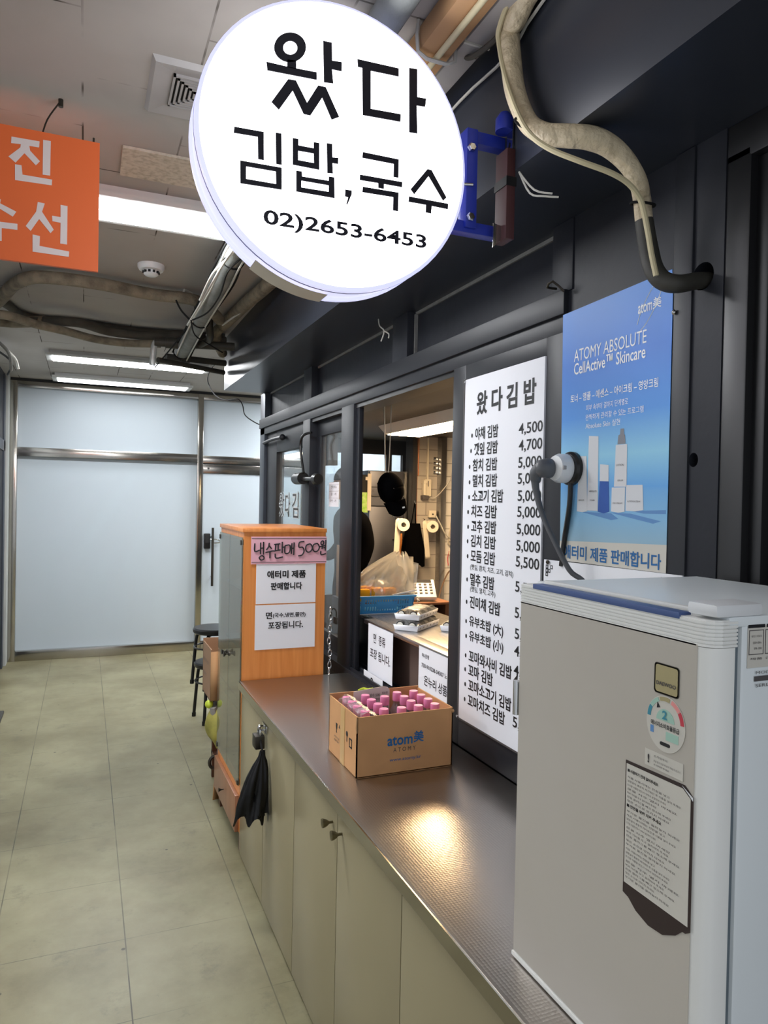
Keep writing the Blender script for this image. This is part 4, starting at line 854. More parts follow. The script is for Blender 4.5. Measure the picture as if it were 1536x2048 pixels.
mb.loops([rect(2.105, 2.130, .915, .945), rect(2.109, 2.126, .919, .941)], onwall(sx_), .0004)
mk('handling_mark', mb, 'ink', t)
lettering(t, [('HANDLE WITH CARE', (sx_, 2.275, .904), .05, .007), ('KEEP DRY', (sx_, 2.275, .892), .05, .007)], 'ink_soft', WR, UP)
# bottles
def bottle_parts():
    o = thing('water_bottle', 'small clear water bottle with a pink cap standing in the open cardboard box', 'bottle', (0, 0, 0), 0, 'pink capped bottles in the cardboard box')
    mk('bottle_body', MB().lathe([(.024, 0), (.0275, .004), (.0275, .05), (.0262, .055), (.0275, .06), (.0275, .112), (.022, .132), (.0125, .150), (.0125, .166)], seg=16, cap=False), 'bottle', o, local=True)
    mk('cap', MB().lathe([(.0148, .160), (.0155, .162), (.0155, .186), (.0145, .1895), (.001, .190)], seg=20), 'cap_pink', o, local=True)
    mk('label', MB().lathe([(.0278, .062), (.0278, .108)], seg=16, cap=False), 'rose', o, local=True)
    return o
bp = bottle_parts(); n = 0
for x, y in [(.836, 2.29), (.836, 2.235), (.834, 2.18), (.838, 2.122), (.905, 2.293), (.905, 2.236), (.906, 2.181), (.903, 2.122), (.963, 2.258), (1.025, 2.293), (1.028, 2.238), (1.027, 2.179), (1.027, 2.122), (.964, 2.118), (1.089, 2.292), (1.092, 2.237), (1.092, 2.182), (1.088, 2.122)]:
    z = HC+.0045
    if n == 0: bp.location = (x, y, z)
    else: dup(bp, (x, y, z))
    n += 1
cdm = MB().box(.875, 1.005, 2.318, 2.3195, .93, 1.045, 0)
tag(mk('product_card', MB().loops([[(.872, .92), (1.008, .92), (1.008, 1.032), (1.0, 1.042), (.985, 1.046), (.872, 1.036)]], onface(2.322), .002), 'label_bg'), 'grey printed card tucked behind the bottles in the cardboard box', 'card')
pc = bpy.data.objects['product_card']
lettering(pc, [('생수 500', (.93, 2.3195, 1.012), .04, .012), ('냉수 판매', (.93, 2.3195, .996), .04, .012), ('500원', (.978, 2.3195, 1.018), .022, .010)], 'ink', XR, UP)
def filmf(u, vv):
    return (.806+.06*u, 2.085+.225*vv, 1.032-.012*abs(u-.5)*2+.004*sin(vv*23+u*5)-(.03*(u < .1)))
tag(mk('shrink_film', MB().grid(filmf, 8, 24), 'film_clear'), 'torn clear shrink film over the bottle row along the box side', 'plastic film')
tag(mk('lime_clip', MB().tube([(1.15, 3.0, .845), (1.175, 3.0, .852), (1.19, 2.99, .848), (1.215, 2.985, .852)], .006, 8, 4), 'lime'), 'lime green plastic strip on the worktop behind the cardboard box', 'clip')

# ================================================================== wooden display cabinet
t = thing('display_cabinet', 'tall orange wood display cabinet with glass doors and notices on its side', 'cabinet', (.905, 3.69, 0))
DY0, DY1, DX0, DX1, DZ = 3.385, 4.0, .702, 1.108, 1.56
mk('side_panel', MB().box(DX0, DX1, DY0, DY0+.022, .10, DZ-.018), 'wood', t)
mk('side_panel', MB().box(DX0, DX1, DY1-.022, DY1, .10, DZ-.018), 'wood', t)
mk('top', MB().box(DX0-.008, DX1+.004, DY0-.006, DY1+.006, DZ-.02, DZ, .002), 'wood', t)
mk('back_panel', MB().box(DX1-.012, DX1, DY0+.02, DY1-.02, .10, DZ-.02), 'wood_pale', t)
for z in (.30, .62, .94, 1.24): mk('shelf', MB().box(DX0+.03, DX1-.012, DY0+.022, DY1-.022, z, z+.014), 'wood_pale', t)
mk('rail', MB().box(DX0, DX0+.02, DY0+.02, DY1-.02, DZ-.06, DZ-.018), 'wood', t)
mk('rail', MB().box(DX0, DX0+.02, DY0+.02, DY1-.02, .27, .325), 'wood', t)
mk('drawer_box', MB().box(DX0+.005, DX1-.02, DY0+.03, DY1-.03, .12, .268), 'wood_dark', t)
dr = mk('drawer', MB().box(DX0-.02, DX0, DY0+.018, DY1-.006, .10, .275, .003), 'wood_pale', t)
mk('knob', MB().lathe([(.003, 0), (.003, .008), (.006, .018), (.012, .026), (.002, .028)], (DX0-.02, 3.70, .195), (-1, 0, 0), 16), 'iron', dr)
ym = 3.695
for a, b, ky in ((DY0+.012, ym-.002, ym-.03), (ym+.002, DY1-.008, ym+.03)):
    g = mk('glass_door', MB().box(DX0-.009, DX0-.003, a, b, .325, DZ-.045), 'glass_disp', t)
    mk('knob', MB().lathe([(.011, 0), (.011, .005), (.004, .008), (.004, .016), (.012, .024), (.014, .029), (.002, .032)], (DX0-.009, ky, .905), (-1, 0, 0), 16), 'iron', g)
    e = a+.012 if a < ym-.1 else b-.012
    for z in (.34, DZ-.07): mk('hinge', MB().box(DX0-.013, DX0+.004, min(e, e)-.011, e+.011, z-.012, z+.012, .002), 'iron', g)
for x in (DX0+.03, DX1-.03):
    for y in (DY0+.03, DY1-.03): mk('leg', MB().box(x-.022, x+.022, y-.022, y+.022, 0, .10), 'wood_dark', t)
YS_ = DY0-.0015
def notice(name, x0, x1, z0, z1, m, label, y=YS_):
    o = mk(name, MB().box(x0, x1, y-.0005, y+.001, z0, z1), m); tag(o, label, 'notice'); return o
n1 = notice('paper_notice', .762, 1.060, 1.196, 1.392, 'paper', 'upper white paper notice with two bold lines on the wooden cabinet side', YS_)
lettering(n1, [('애터미 제품', (.815, YS_-.001, 1.318), .193, .038), ('판매합니다', (.833, YS_-.001, 1.262), .157, .036)], 'ink', XR, UP, bold=.035)
n2 = notice('paper_notice', .760, 1.060, .975, 1.190, 'paper', 'lower white paper notice with brackets in its first line on the wooden cabinet side', YS_)
lettering(n2, [('면', (.812, YS_-.001, 1.122), .030, .034), ('(국수,냉면,쫄면)', (.846, YS_-.001, 1.124), .164, .026), ('포장됩니다.', (.824, YS_-.001, 1.072), .174, .036)], 'ink', XR, UP, bold=.025)
n3 = notice('price_notice', .735, 1.112, 1.388, 1.520, 'pink', 'pink handwritten notice with a price of 500 on the wooden cabinet side', YS_-.002)
yb = YS_-.0032
mb = MB()
def pen(pts, r=.0034): mb.tube([(x, yb, z) for x, z in pts], r, 6, 3)
def hw(x0, strokes, s=1.0):
    for st in strokes: pen([(x0+a*s, 1.400+b) for a, b in st])
hw(.752, [[(0, .088), (0, .05), (.024, .056)], [(.028, .092), (.028, .036)], [(.028, .064), (.042, .066)], [(.042, .095), (.042, .034)], [(.034, .03), (.022, .020), (.03, .008), (.044, .012), (.044, .024), (.034, .03)]])
hw(.808, [[(.014, .09), (.010, .070), (0, .056)], [(.012, .078), (.026, .062)], [(-.004, .044), (.036, .052)], [(.018, .048), (.018, .016)]])
hw(.846, [[(0, .082), (.03, .086)], [(.008, .082), (.006, .052)], [(.02, .084), (.020, .054)], [(-.003, .05), (.032, .056)], [(.040, .095), (.040, .040)], [(.040, .068), (.052, .070)], [(.006, .038), (.010, .016), (.044, .022)]])
hw(.900, [[(0, .076), (0, .040), (.022, .044), (.024, .078), (0, .076)], [(.034, .088), (.032, .036)], [(.034, .062), (.044, .064)], [(.045, .092), (.044, .030)]])
hw(.966, [[(.030, .096), (.006, .092), (.004, .068), (.022, .068), (.030, .050), (.020, .030), (0, .026)]])
hw(1.004, [[(.020, .084), (.004, .078), (0, .058), (.010, .044), (.026, .048), (.034, .066), (.026, .082), (.020, .084)]])
hw(1.040, [[(.020, .086), (.004, .080), (0, .060), (.010, .046), (.026, .050), (.034, .068), (.026, .084), (.020, .086)]])
hw(1.080, [[(.010, .100), (.002, .092), (.004, .080), (.014, .082), (.016, .094), (.010, .100)], [(-.004, .070), (.024, .076)], [(.010, .074), (.008, .058)], [(.027, .104), (.025, .050)], [(.015, .064), (.026, .066)], [(.002, .048), (.004, .030), (.028, .036)]])
mk('handwriting', mb, 'ink', n3)
mk('border_line', MB().box(.738, 1.110, yb-.0004, yb+.001, 1.396, 1.398).box(.738, 1.110, yb-.0004, yb+.001, 1.511, 1.513), 'ink_soft', n3)

# chain with padlock behind the display cabinet
t = thing('chain', 'steel chain with a padlock hanging beside the wooden cabinet', 'chain', (1.128, 3.36, .84))
for k in range(11):
    z = 1.155-.030*k; mb = MB(); pts = []
    for i in range(12):
        a = 2*pi*i/12; p = .0085*cos(a); q = .019*sin(a)
        pts.append((1.128+(p if k % 2 else 0)+.003*sin(k), 3.352+(0 if k % 2 else p), z+q))
    mk('chain_link', mb.tube(pts, .0030, 6, 0, True), 'chrome', t)
mk('padlock', MB().box(1.150, 1.162, 3.335, 3.372, 1.088, 1.122, .003).tube([(1.156, 3.342, 1.120), (1.156, 3.344, 1.150), (1.145, 3.352, 1.165), (1.134, 3.360, 1.152), (1.134, 3.362, 1.125)], .0035, 8, 4), 'iron', t)

# ------------------------------------------------------------------ stools, box and sack behind the display cabinet
def stool(loc, rz, label):
    t = thing('stool', label, 'stool', loc, rz, 'stacked black stools')
    def L(mb, nm, m='stool'): return mk(nm, mb, m, t, local=True)
    L(MB().lathe([(.005, .405), (.155, .405), (.168, .415), (.170, .437), (.160, .448), (.02, .450), (.001, .450)], seg=36), 'seat')
    for k in range(4):
        a = pi/4+k*pi/2
        lg = L(MB().tube([(.06*cos(a), .06*sin(a), .402), (.118*cos(a), .118*sin(a), .398), (.150*cos(a), .150*sin(a), .372), (.165*cos(a), .165*sin(a), .25), (.185*cos(a), .185*sin(a), .02)], .0125, 10, 4), 'leg')
        mk('rubber_foot', MB().cyl((.186*cos(a), .186*sin(a), 0), (.185*cos(a), .185*sin(a), .03), .016), 'black', lg, local=True)
    L(MB().tube([(.158*cos(2*pi*i/24), .158*sin(2*pi*i/24), .30) for i in range(24)], .007, 8, 0, True), 'ring')
    return t
stool((.955, 5.56, 0), .15, 'black stool at the bottom of the stack behind the wooden cabinet')
stool((.940, 5.54, .265), .22, 'black stool on top of the stack behind the wooden cabinet')
t = thing('side_rack', 'low wooden rack with a cardboard box on it beyond the display cabinet', 'rack', (.95, 4.24, 0))
mk('shelf', MB().box(.735, 1.15, 4.06, 4.42, .53, .55).box(.735, 1.15, 4.06, 4.42, .14, .16), 'wood_dark', t)
for x in (.75, 1.13):
    for y in (4.08, 4.40): mk('leg', MB().box(x-.015, x+.015, y-.015, y+.015, 0, .53), 'wood_dark', t)
t = thing('carton', 'tall open cardboard carton poking out behind the glass doors', 'box', (.86, 4.24, .55))
a = MB(); c0, c1, e0, e1 = .668, 1.06, 4.08, 4.36
a.box(c0, c0+.006, e0, e1, .552, .845).box(c1-.006, c1, e0, e1, .552, .85).box(c0, c1, e0, e0+.006, .552, .83).box(c0, c1, e1-.006, e1, .552, .86).box(c0, c1, e0, e1, .551, .556)
mk('carton_walls', a, 'card_dull', t)
mk('flap', MB().add([(c0, e0, .83), (c0+.05, e0-.012, .835), (c0+.05, e0-.02, .56), (c0, e0-.006, .555)], [(0, 1, 2, 3)]), 'card_in', t, solid=.004)
lettering(t, [('식품 포장 상자', (c0-.0008, 4.34, .74), .20, .022), ('취급주의', (c0-.0008, 4.34, .66), .12, .022)], 'ink_soft', WR, UP)
t = thing('yellow_sack', 'yellow printed sack stuffed with grey packing hanging below the carton', 'sack', (.72, 4.14, .25))
def sackf(u, vv):
    a = 2*pi*u; w = .052+.026*sin(pi*min(vv*1.15, 1))-.045*max(0, vv-.75)*4*.6
    return (.738+w*cos(a)*(1+.12*sin(4*a+5*vv)), 4.14+1.2*w*sin(a), .50-.235*vv)
mk('sack', MB().grid(sackf, 32, 14), 'yellowbag', t, ang=1.2)
mk('packing', MB().tube([(.69, 4.10, .515), (.70, 4.11, .47), (.73, 4.12, .40)], .022, 8, 5).tube([(.71, 4.17, .52), (.72, 4.16, .47), (.73, 4.15, .42)], .02, 8, 5), 'greyduct', t)
mk('knot', MB().ball((.668, 4.11, .528), .024, 12), 'lime', t)
t = thing('coat_hook_ring', 'dark iron ring and brown cloth hanging beside the wooden cabinet foot', 'hook', (.70, 4.03, .1))
mk('ring', MB().tube([(.692+.028*cos(2*pi*i/18), 4.045, .215+.034*sin(2*pi*i/18)) for i in range(18)], .009, 8, 0, True), 'iron', t)
mk('cloth', MB().add([(.70, 4.02, .19), (.716, 4.06, .19), (.720, 4.06, .0), (.684, 4.025, .01), (.688, 4.02, .10)], [(0, 1, 2, 3, 4)]), 'card', t, solid=.006)

# ================================================================== refrigerator
FZ0, FZ1 = HC+.004, 1.551
FX, FY0, FY1 = .768, .702, 1.148
t = thing('refrigerator', 'small grey and white refrigerator standing on the steel worktop', 'refrigerator', (1.0, .925, HC))
mk('body', MB().box(.826, 1.205, FY0+.002, FY1-.004, FZ0+.012, FZ1-.006, .006), 'fr_body', t)
for x in (.86, 1.17):
    for y in (.74, 1.11): mk('foot', MB().cyl((x, y, HC), (x, y, FZ0+.014), .016), 'black', t)
mk('gasket', MB().box(.812, .828, FY0+.008, FY1-.008, FZ0+.02, FZ1-.02), 'gasket', t)
dr = MB()
dr.loops([[(FX, FY1), (FX, FY0+.024), (FX+.003, FY0+.012), (FX+.010, FY0+.004), (FX+.020, FY0), (.812, FY0), (.812, FY1)]], lambda u, v, w: (u, v, FZ0+.006+w), FZ1-.045-FZ0)
door = mk('door', dr, 'fr_trim', t, ang=.5)
mk('door_sheet', MB().box(FX-.0012, FX+.001, FY0+.022, FY1-.001, FZ0+.010, FZ1-.036), 'fr_door', door)
rb = MB()
def ringpoly(o): return [(FX-o, FY1+o*.3), (FX-o, FY0+.024), (FX+.003-o, FY0+.012-o*.5), (FX+.010-o*.5, FY0+.004-o), (FX+.020, FY0-o), (.815, FY0-o), (.815, FY1+o*.3)]
zz = FZ1-.038
k = 0
while zz < FZ1-.003:
    rb.loops([ringpoly(.0012)], lambda u, v, w, z=zz: (u, v, z+w), .0034)
    rb.loops([ringpoly(-.0008)], lambda u, v, w, z=zz+.0034: (u, v, z+w), .0018)
    zz += .0052; k += 1
mk('ribbed_band', rb, 'fr_trim', door, ang=.3)
mk('grip', MB().box(FX-.0026, FX+.020, .756, 1.108, FZ1-.0065, FZ1+.0026, .001), 'fr_blue', door)
mk('door_bottom_strip', MB().box(FX-.004, .80, FY0+.01, FY1+.002, FZ0, FZ0+.008, .001), 'fr_trim', door)
mk('top_cover', MB().box(.800, 1.206, FY0, FY1-.003, FZ1-.012, FZ1+.003, .004), 'fr_body', t)
mk('top_lip', MB().box(.797, .806, FY0+.02, FY1-.03, FZ1+.001, FZ1+.0075, .002), 'fr_trim', t)
mk('hinge_cover', MB().box(.775, .862, .700, .752, FZ1+.002, FZ1+.020, .006), 'white', t)
mk('side_hinge', MB().cyl((.768, 1.158, 1.297), (.768, 1.158, 1.362), .0065).box(.766, .80, 1.147, 1.160, 1.302, 1.357), 'chrome', t)
SXX = FX-.0016
def stick(name, loops, m, parent=door, x=SXX, d=.0006): return mk(name, MB().loops(loops, onwall(x), d), m, parent)
def rrect(a, b, c, d, r, n=5):
    o = []
    for cx, cy, s in ((b-r, d-r, 0), (a+r, d-r, 90), (a+r, c+r, 180), (b-r, c+r, 270)):
        o += [(cx+r*cos(radians(s+90*i/n)), cy+r*sin(radians(s+90*i/n))) for i in range(n+1)]
    return o
def arc(cy, cz, r0_, r1_, a0, a1, n=10):
    # angles measured in reading direction (0 = reading side, 90 = up)
    o = [(cy-r1_*cos(radians(a0+(a1-a0)*i/n)), cz+r1_*sin(radians(a0+(a1-a0)*i/n))) for i in range(n+1)]
    return o+[(cy-r0_*cos(radians(a1-(a1-a0)*i/n)), cz+r0_*sin(radians(a1-(a1-a0)*i/n))) for i in range(n+1)]
bd = stick('brand_badge', [rrect(.754, .799, 1.433, 1.475, .004)], 'gold')
stick('badge_edge', [rrect(.753, .800, 1.432, 1.476, .005), rrect(.7555, .7975, 1.4345, 1.4735, .004)], 'iron', bd)
lettering(bd, [('DAEWOO', (SXX-.0008, .795, 1.4445), .037, .0055)], 'ink_soft', WR, UP, bold=.03)
ey, ez = .7765, 1.391
el = stick('energy_label', [[(ey+.0365*cos(2*pi*i/40), ez+.040*sin(2*pi*i/40)) for i in range(40)]], 'label_bg')
for a0, a1, m in ((150, 178, 'teal'), (115, 148, 'mint'), (76, 110, 'gold'), (38, 70, 'rose'), (4, 36, 'red')):
    stick('scale_segment', [arc(ey, ez+.004, .0285, .0345, a0, a1)], m, el, SXX-.0006)
stick('inner_dial', [arc(ey, ez+.004, .0002, .017, 0, 180, 16)], 'mint', el, SXX-.0006)
stick('pointer', [[(ey+.010, ez+.0215), (ey+.0155, ez+.0285), (ey+.0165, ez+.0195)]], 'ink', el, SXX-.0006)
lettering(el, [('2', (SXX-.0014, ey+.005, ez+.0065), .009, .0125)], 'teal', WR, UP, bold=.03)
lettering(el, [('에너지소비효율등급', (SXX-.0010, ey+.027, ez-.007), .054, .0075)], 'ink', WR, UP, bold=.02)
stick('data_box', [rect(ey-.025, ey-.002, ez-.022, ez-.010)], 'mint', el, SXX-.0006); stick('data_box', [rect(ey+.022, ey+.028, ez-.018, ez-.008)], 'po_shadow', el, SXX-.0006)
stick('bar_mark', [rrect(ey-.010, ey+.009, ez-.0315, ez-.0265, .0024)], 'ink', el, SXX-.0006)
cl = stick('caution_label', [rect(.742, .8145, 1.3215, 1.3455)], 'label_bg')
lettering(cl, [('!', (SXX-.0010, .808, 1.326), .003, .013)], 'ink', WR, UP, bold=.04)
lettering(cl, [('손끼임주의', (SXX-.0010, .796, 1.338), .026, .0035), ('문을 열고 닫을 때 손이 끼일 수 있으니', (SXX-.0010, .796, 1.331), .050, .003), ('주의하여 주세요', (SXX-.0010, .796, 1.3255), .030, .003)], 'ink_soft', WR, UP)
# instruction sheet
so = [(.854, 1.314), (.738, 1.318), (.7225, 1.306), (.7225, 1.122), (.731, 1.116), (.736, 1.116), (.748, 1.104), (.772, 1.091), (.800, 1.089), (.826, 1.097), (.842, 1.109), (.854, 1.112)]
sh = stick('instruction_sheet', [so], 'maroon_ink', door, SXX)
stick('sheet_page', [[(.8515, 1.3095), (.741, 1.3125), (.727, 1.303), (.727, 1.1275), (.8515, 1.1285)]], 'label_bg', sh, SXX-.0006)
stick('peeled_corner', [[(.742, 1.3165), (.7225, 1.3065), (.7225, 1.302), (.730, 1.308)]], 'white', sh, SXX-.0012)
heads = [('■ 사용하기 전에 읽어주세요', 1.298, .062, .0052), ('■ 안전을 위해 지켜 주세요', 1.245, .070, .0052)]
lettering(sh, [(a_, (SXX-.0014, .848, z_), w_, h_) for a_, z_, w_, h_ in heads], 'ink', WR, UP, bold=.03)
body = []
bl = ['처음 사용시에는 전원을 넣고', '냉장실이 충분히 차가워진 후 식품을 넣어 주세요', '뜨거운 식품은 반드시 식혀서 보관하여 주세요', '문을 자주 열지 마세요', '벽과 거리를 두고 설치하여 주세요', '전원 플러그를 빼고 청소해 주세요', '젖은 손으로 만지지 마세요', '무거운 물건을 올려놓지 마세요']
zs = [1.289, 1.283, 1.277, 1.271, 1.265, 1.259, 1.253, 1.237, 1.231, 1.225, 1.219, 1.212, 1.206, 1.200, 1.193, 1.187, 1.180, 1.174, 1.168, 1.161, 1.155, 1.149, 1.143, 1.137]
for i, z_ in enumerate(zs):
    body.append((bl[i % 8], (SXX-.0014, .848, z_), (.085, .105, .078, .098, .060, .088)[i % 6], .0033))
lettering(sh, body, 'ink_soft', WR, UP)
# rating label on the side
yl = FY0+.0012
rl = mk('rating_label', MB().loops([rect(.836, .93, 1.482, 1.545)], onface(yl), .0004), 'label_bg', t)
mk('label_bar', MB().loops([rect(.836, .868, 1.537, 1.545), rect(.836, .836001, 1.537, 1.537001)][:1], onface(yl-.0005), .0003).loops([rect(.871, .93, 1.537, 1.545)], onface(yl-.0005), .0003), 'ink', rl)
mk('label_box', MB().loops([rect(.838, .866, 1.500, 1.534), rect(.839, .865, 1.501, 1.533)], onface(yl-.0005), .0003).loops([rect(.869, .898, 1.500, 1.534), rect(.870, .897, 1.501, 1.533)], onface(yl-.0005), .0003).loops([rect(.85, .92, 1.463, 1.470)], onface(yl-.0005), .0003), 'ink_soft', rl)
lettering(rl, [('냉장고 회로도', (.842, yl-.0007, 1.524), .02, .003), ('220V 60Hz', (.845, yl-.0007, 1.515), .016, .003), ('FR-091', (.848, yl-.0007, 1.507), .014, .003), ('제품 규격 표시', (.84, yl-.0007, 1.493), .08, .003), ('SERIAL NO', (.852, yl-.0007, 1.455), .06, .0045), ('MODEL', (.852, yl-.0007, 1.473), .04, .004)], 'ink_soft', XR, UP)

# ================================================================== menu board
t = thing('menu_board', 'tall white menu board with Korean dishes and prices in the shop window', 'menu', (WX, 2.0, .94))
mk('sheet', MB().box(1.2355, 1.242, 1.752, 2.232, .937, 2.134), 'paper', t)
mk('edge_strip', MB().box(1.2335, 1.2405, 2.226, 2.234, .936, 2.136).box(1.2335, 1.2405, 1.752, 2.232, .934, .939), 'ink_soft', t)
bul = [m for m in MENU if not m[0].startswith('(') and '왔' not in m[0]]
for i, (tx, ya, yb_, z, h) in enumerate(MENU):
    b = .022 if i else .03
    lettering(t, [(tx, (1.2352, ya, z-h/2), ya-yb_, h)], 'ink', WR, UP, bold=b if h > .03 else .006)
mb = MB()
for tx, ya, yb_, z, h in bul:
    mb.loops([[(ya+.022+.0055*cos(2*pi*k/14), z-.004+.0075*sin(2*pi*k/14)) for k in range(14)]], onwall(1.2352), .0004)
mk('bullet_dots', mb, 'ink', t)
for tx, ya, yb_, z, h in PRICE:
    lettering(t, [(tx, (1.2352, ya, z-h/2-.004), ya-yb_, h+.008)], 'ink', WR, UP, bold=.012)
for y, z in ((2.228, 2.128), (2.228, .943)): mk('screw', MB().cyl((1.2335, y, z), (1.229, y, z), .005), 'chrome', t)

# ================================================================== poster
t = thing('poster', 'blue cosmetics poster with printed bottles on the dark pier', 'poster', (1.232, 1.46, 1.545))
PXX = 1.2315
mk('sheet', MB().loops([[(1.655, 1.600), (1.258, 1.613), (1.258, 2.196), (1.262, 2.243), (1.665, 2.232)]], onwall(PXX), .001), 'poster', t)
mk('caption_strip', MB().loops([[(1.655, 1.545), (1.258, 1.548), (1.258, 1.613), (1.655, 1.600)]], onwall(PXX), .001), 'label_bg', t)
PP = PXX-.0012
for i, (tx, ya, yb_, z, h) in enumerate(POSTER): lettering(t, [(tx, (PP, ya, z-h/2), ya-yb_, h*.95)], 'print_white', WR, UP, bold=(.0, .012, .012, 0, 0, 0)[i])
for tx, ya, yb_, z, h in POSTERB: lettering(t, [(tx, (PP, ya, z-h/2), ya-yb_, h)], 'ink_blue', WR, UP, bold=.022)
for tx, ya, yb_, z, h in POSTERL: lettering(t, [('atom', (PP, ya, z-h/2), .047, h*.9), ('美', (PP, ya-.049, z-h/2+.001), .027, h)], 'print_white', WR, UP, 'logo', .01)
mb = MB()
for sgn in (1, -1):
    pts = []
    for k in range(13):
        a = radians((25 if sgn > 0 else 205)+k*10); u = .066*cos(a); vv = .019*sin(a)
        ca, sa = cos(radians(55)), sin(radians(55))
        pts.append((PP, 1.330-(u*ca-vv*sa), 2.178+u*sa+vv*ca))
    mb.tube(pts, .0012, 4)
mk('logo_swoosh', mb, 'print_white', t)
pm = dict(s1='po_shadow', s2='po_shadow', s3='po_shadow', t1='po_white', t2='po_white', bcap='po_white', bbody='po_blue', pump='po_white', pumph='po_silver', j1='po_white', j2='po_white')
for k in ('s1', 's2', 's3', 't2', 't1', 'bcap', 'bbody', 'pump', 'pumph', 'j2', 'j1'):
    mk('printed_shadow' if k[0] == 's' else 'printed_bottle', MB().loops([BOT[k]], onwall(PP-(.0 if k[0] == 's' else .0003)), .0002+.0001*(k in ('j1', 'bbody', 't1'))), pm[k], t)
lettering(t, [('ABSOLUTE', (PP-.0006, 1.5765, 1.712), .024, .004), ('ABSOLUTE', (PP-.0006, 1.533, 1.735), .030, .005), ('TONER', (PP-.0006, 1.530, 1.712), .02, .004), ('LOTION', (PP-.0006, 1.430, 1.80), .026, .005), ('SERUM', (PP-.0006, 1.425, 1.762), .020, .004), ('EYE CREAM', (PP-.0006, 1.44, 1.705), .034, .004), ('NUTRITION CREAM', (PP-.0006, 1.388, 1.71), .044, .004)], 'ink_soft', WR, UP)
mk('pin', MB().lathe([(.004, 0), (.006, .004), (.001, .008)], (PXX, 1.252, 2.143), (-1, 0, 0), 12), 'chrome', t)

t = thing('sign_plate', 'white plate with a small black square logo below the poster', 'sign', (1.23, 1.46, 1.47))
mk('plate', MB().loops([[(1.722, 1.455), (1.205, 1.455), (1.205, 1.548), (1.722, 1.542)]], onwall(1.230), .004), 'paper', t)
mb = MB(); q = .011
for gy, gz in ((0, 0), (2, 0), (1, -1), (0, -2), (0.0, -1.0)):
    y_, z_ = 1.712-gy*q, 1.528+gz*q
    mb.loops([rect(y_-q, y_, z_-q, z_), rect(y_-q+.0025, y_-.0025, z_-q+.0025, z_-.0025)], onwall(1.2258), .0004)
mk('logo', mb, 'ink', t)
for y_, z_ in ((1.700, 1.536), (1.262, 1.532)): mk('pin', MB().lathe([(.004, 0), (.007, .004), (.001, .009)], (1.226, y_, z_), (-1, 0, 0), 12), 'iron', t)

# wall outlet, plug and cord
t = thing('wall_socket', 'round white wall socket on the frame beside the poster', 'socket', (1.24, 1.615, 1.80))
mk('back_plate', MB().lathe([(.046, 0), (.046, .012), (.040, .018)], (1.232, 1.607, 1.80), (-1, 0, 0), 32), 'black', t)
mk('socket_body', MB().lathe([(.040, .012), (.040, .040), (.034, .052), (.02, .056), (.001, .056)], (1.232, 1.617, 1.80), (-1, 0, 0), 32), 'white', t)
mk('rocker', MB().box(1.180, 1.19, 1.578, 1.600, 1.795, 1.806, .002), 'greyduct', t)
mk('lead', MB().tube([(1.22, 1.60, 1.765), (1.222, 1.605, 1.70), (1.226, 1.63, 1.60), (1.226, 1.64, 1.53)], .007, 8, 5), 'black', t)
t = thing('plug', 'grey angled power plug with a cord running down behind the refrigerator', 'plug', (1.17, 1.65, 1.80))
mk('plug_body', MB().lathe([(.026, 0), (.028, .012), (.024, .034), (.012, .046), (.001, .047)], (1.178, 1.632, 1.80), (-1, .12, -.05), 24).tube([(1.15, 1.640, 1.80), (1.146, 1.655, 1.785), (1.146, 1.66, 1.765)], [.02, .019, .013], 12, 4), mat('grey_plug', (92, 94, 98), .45), t)
mk('cord', MB().tube([(1.146, 1.66, 1.768), (1.148, 1.655, 1.735), (1.152, 1.635, 1.68), (1.16, 1.60, 1.62), (1.18, 1.545, 1.53), (1.215, 1.515, 1.48), (1.222, 1.50, 1.30)], [.012, .009, .007, .007, .007, .007], 10, 6), mat('grey_cord', (84, 86, 90), .5), t)
# ================================================================== by the service window
t = thing('security_camera', 'black cylinder security camera on the post beside the shop door', 'camera', (1.20, 4.2, 1.83))
mk('camera_body', MB().cyl((1.20, 4.255, 1.829), (1.20, 4.12, 1.829), .036, seg=24), 'black', t)
mk('lens_ring', MB().lathe([(.036, 0), (.034, .012), (.028, .016), (.026, .008), (.001, .006)], (1.20, 4.255, 1.829), (0, 1, 0), 24), 'duct_dark', t)
mk('rear_cap', MB().cyl((1.20, 3.86, 1.818), (1.20, 3.815, 1.818), .033, .028, 24), 'black', t)
mk('stem', MB().cyl((1.20, 4.13, 1.826), (1.20, 3.85, 1.818), .012), 'black', t)
mk('cable', MB().tube([(1.20, 4.11, 1.86), (1.20, 4.155, 1.94), (1.20, 4.19, 2.04), (1.20, 4.13, 2.085), (1.235, 4.08, 2.10)], .008, 8, 5), 'black', t)
t = thing('wooden_tray', 'shallow wooden tray standing on edge behind the fixed window pane', 'tray', (1.345, 4.2, 1.92))
mk('tray_back', MB().box(1.345, 1.351, 4.155, 4.37, 1.925, 2.12), 'paper', t)
mk('tray_side', MB().box(1.335, 1.395, 4.140, 4.160, 1.915, 2.13).box(1.335, 1.39, 4.155, 4.37, 1.915, 1.935), 'wood_pale', t)
mk('tray_rim', MB().box(1.335, 1.395, 4.095, 4.105, 1.91, 2.125).box(1.335, 1.395, 4.06, 4.07, 1.91, 2.12), 'iron', t)
mk('tray_slat', MB().box(1.345, 1.385, 4.107, 4.128, 1.92, 2.12), 'wood', t)
t = thing('price_note', 'small white ruled note stuck on the fixed window pane', 'note', (1.30, 3.9, 1.66))
mk('sheet', MB().box(1.2945, 1.2955, 3.74, 3.91, 1.665, 1.803), 'paper', t)
lettering(t, [('선택 메뉴', (1.2942, 3.875, 1.768), .10, .016), ('물  1개', (1.2942, 3.87, 1.728), .09, .016), ('라면  1개', (1.2942, 3.89, 1.690), .11, .016)], 'ink_soft', WR, UP)
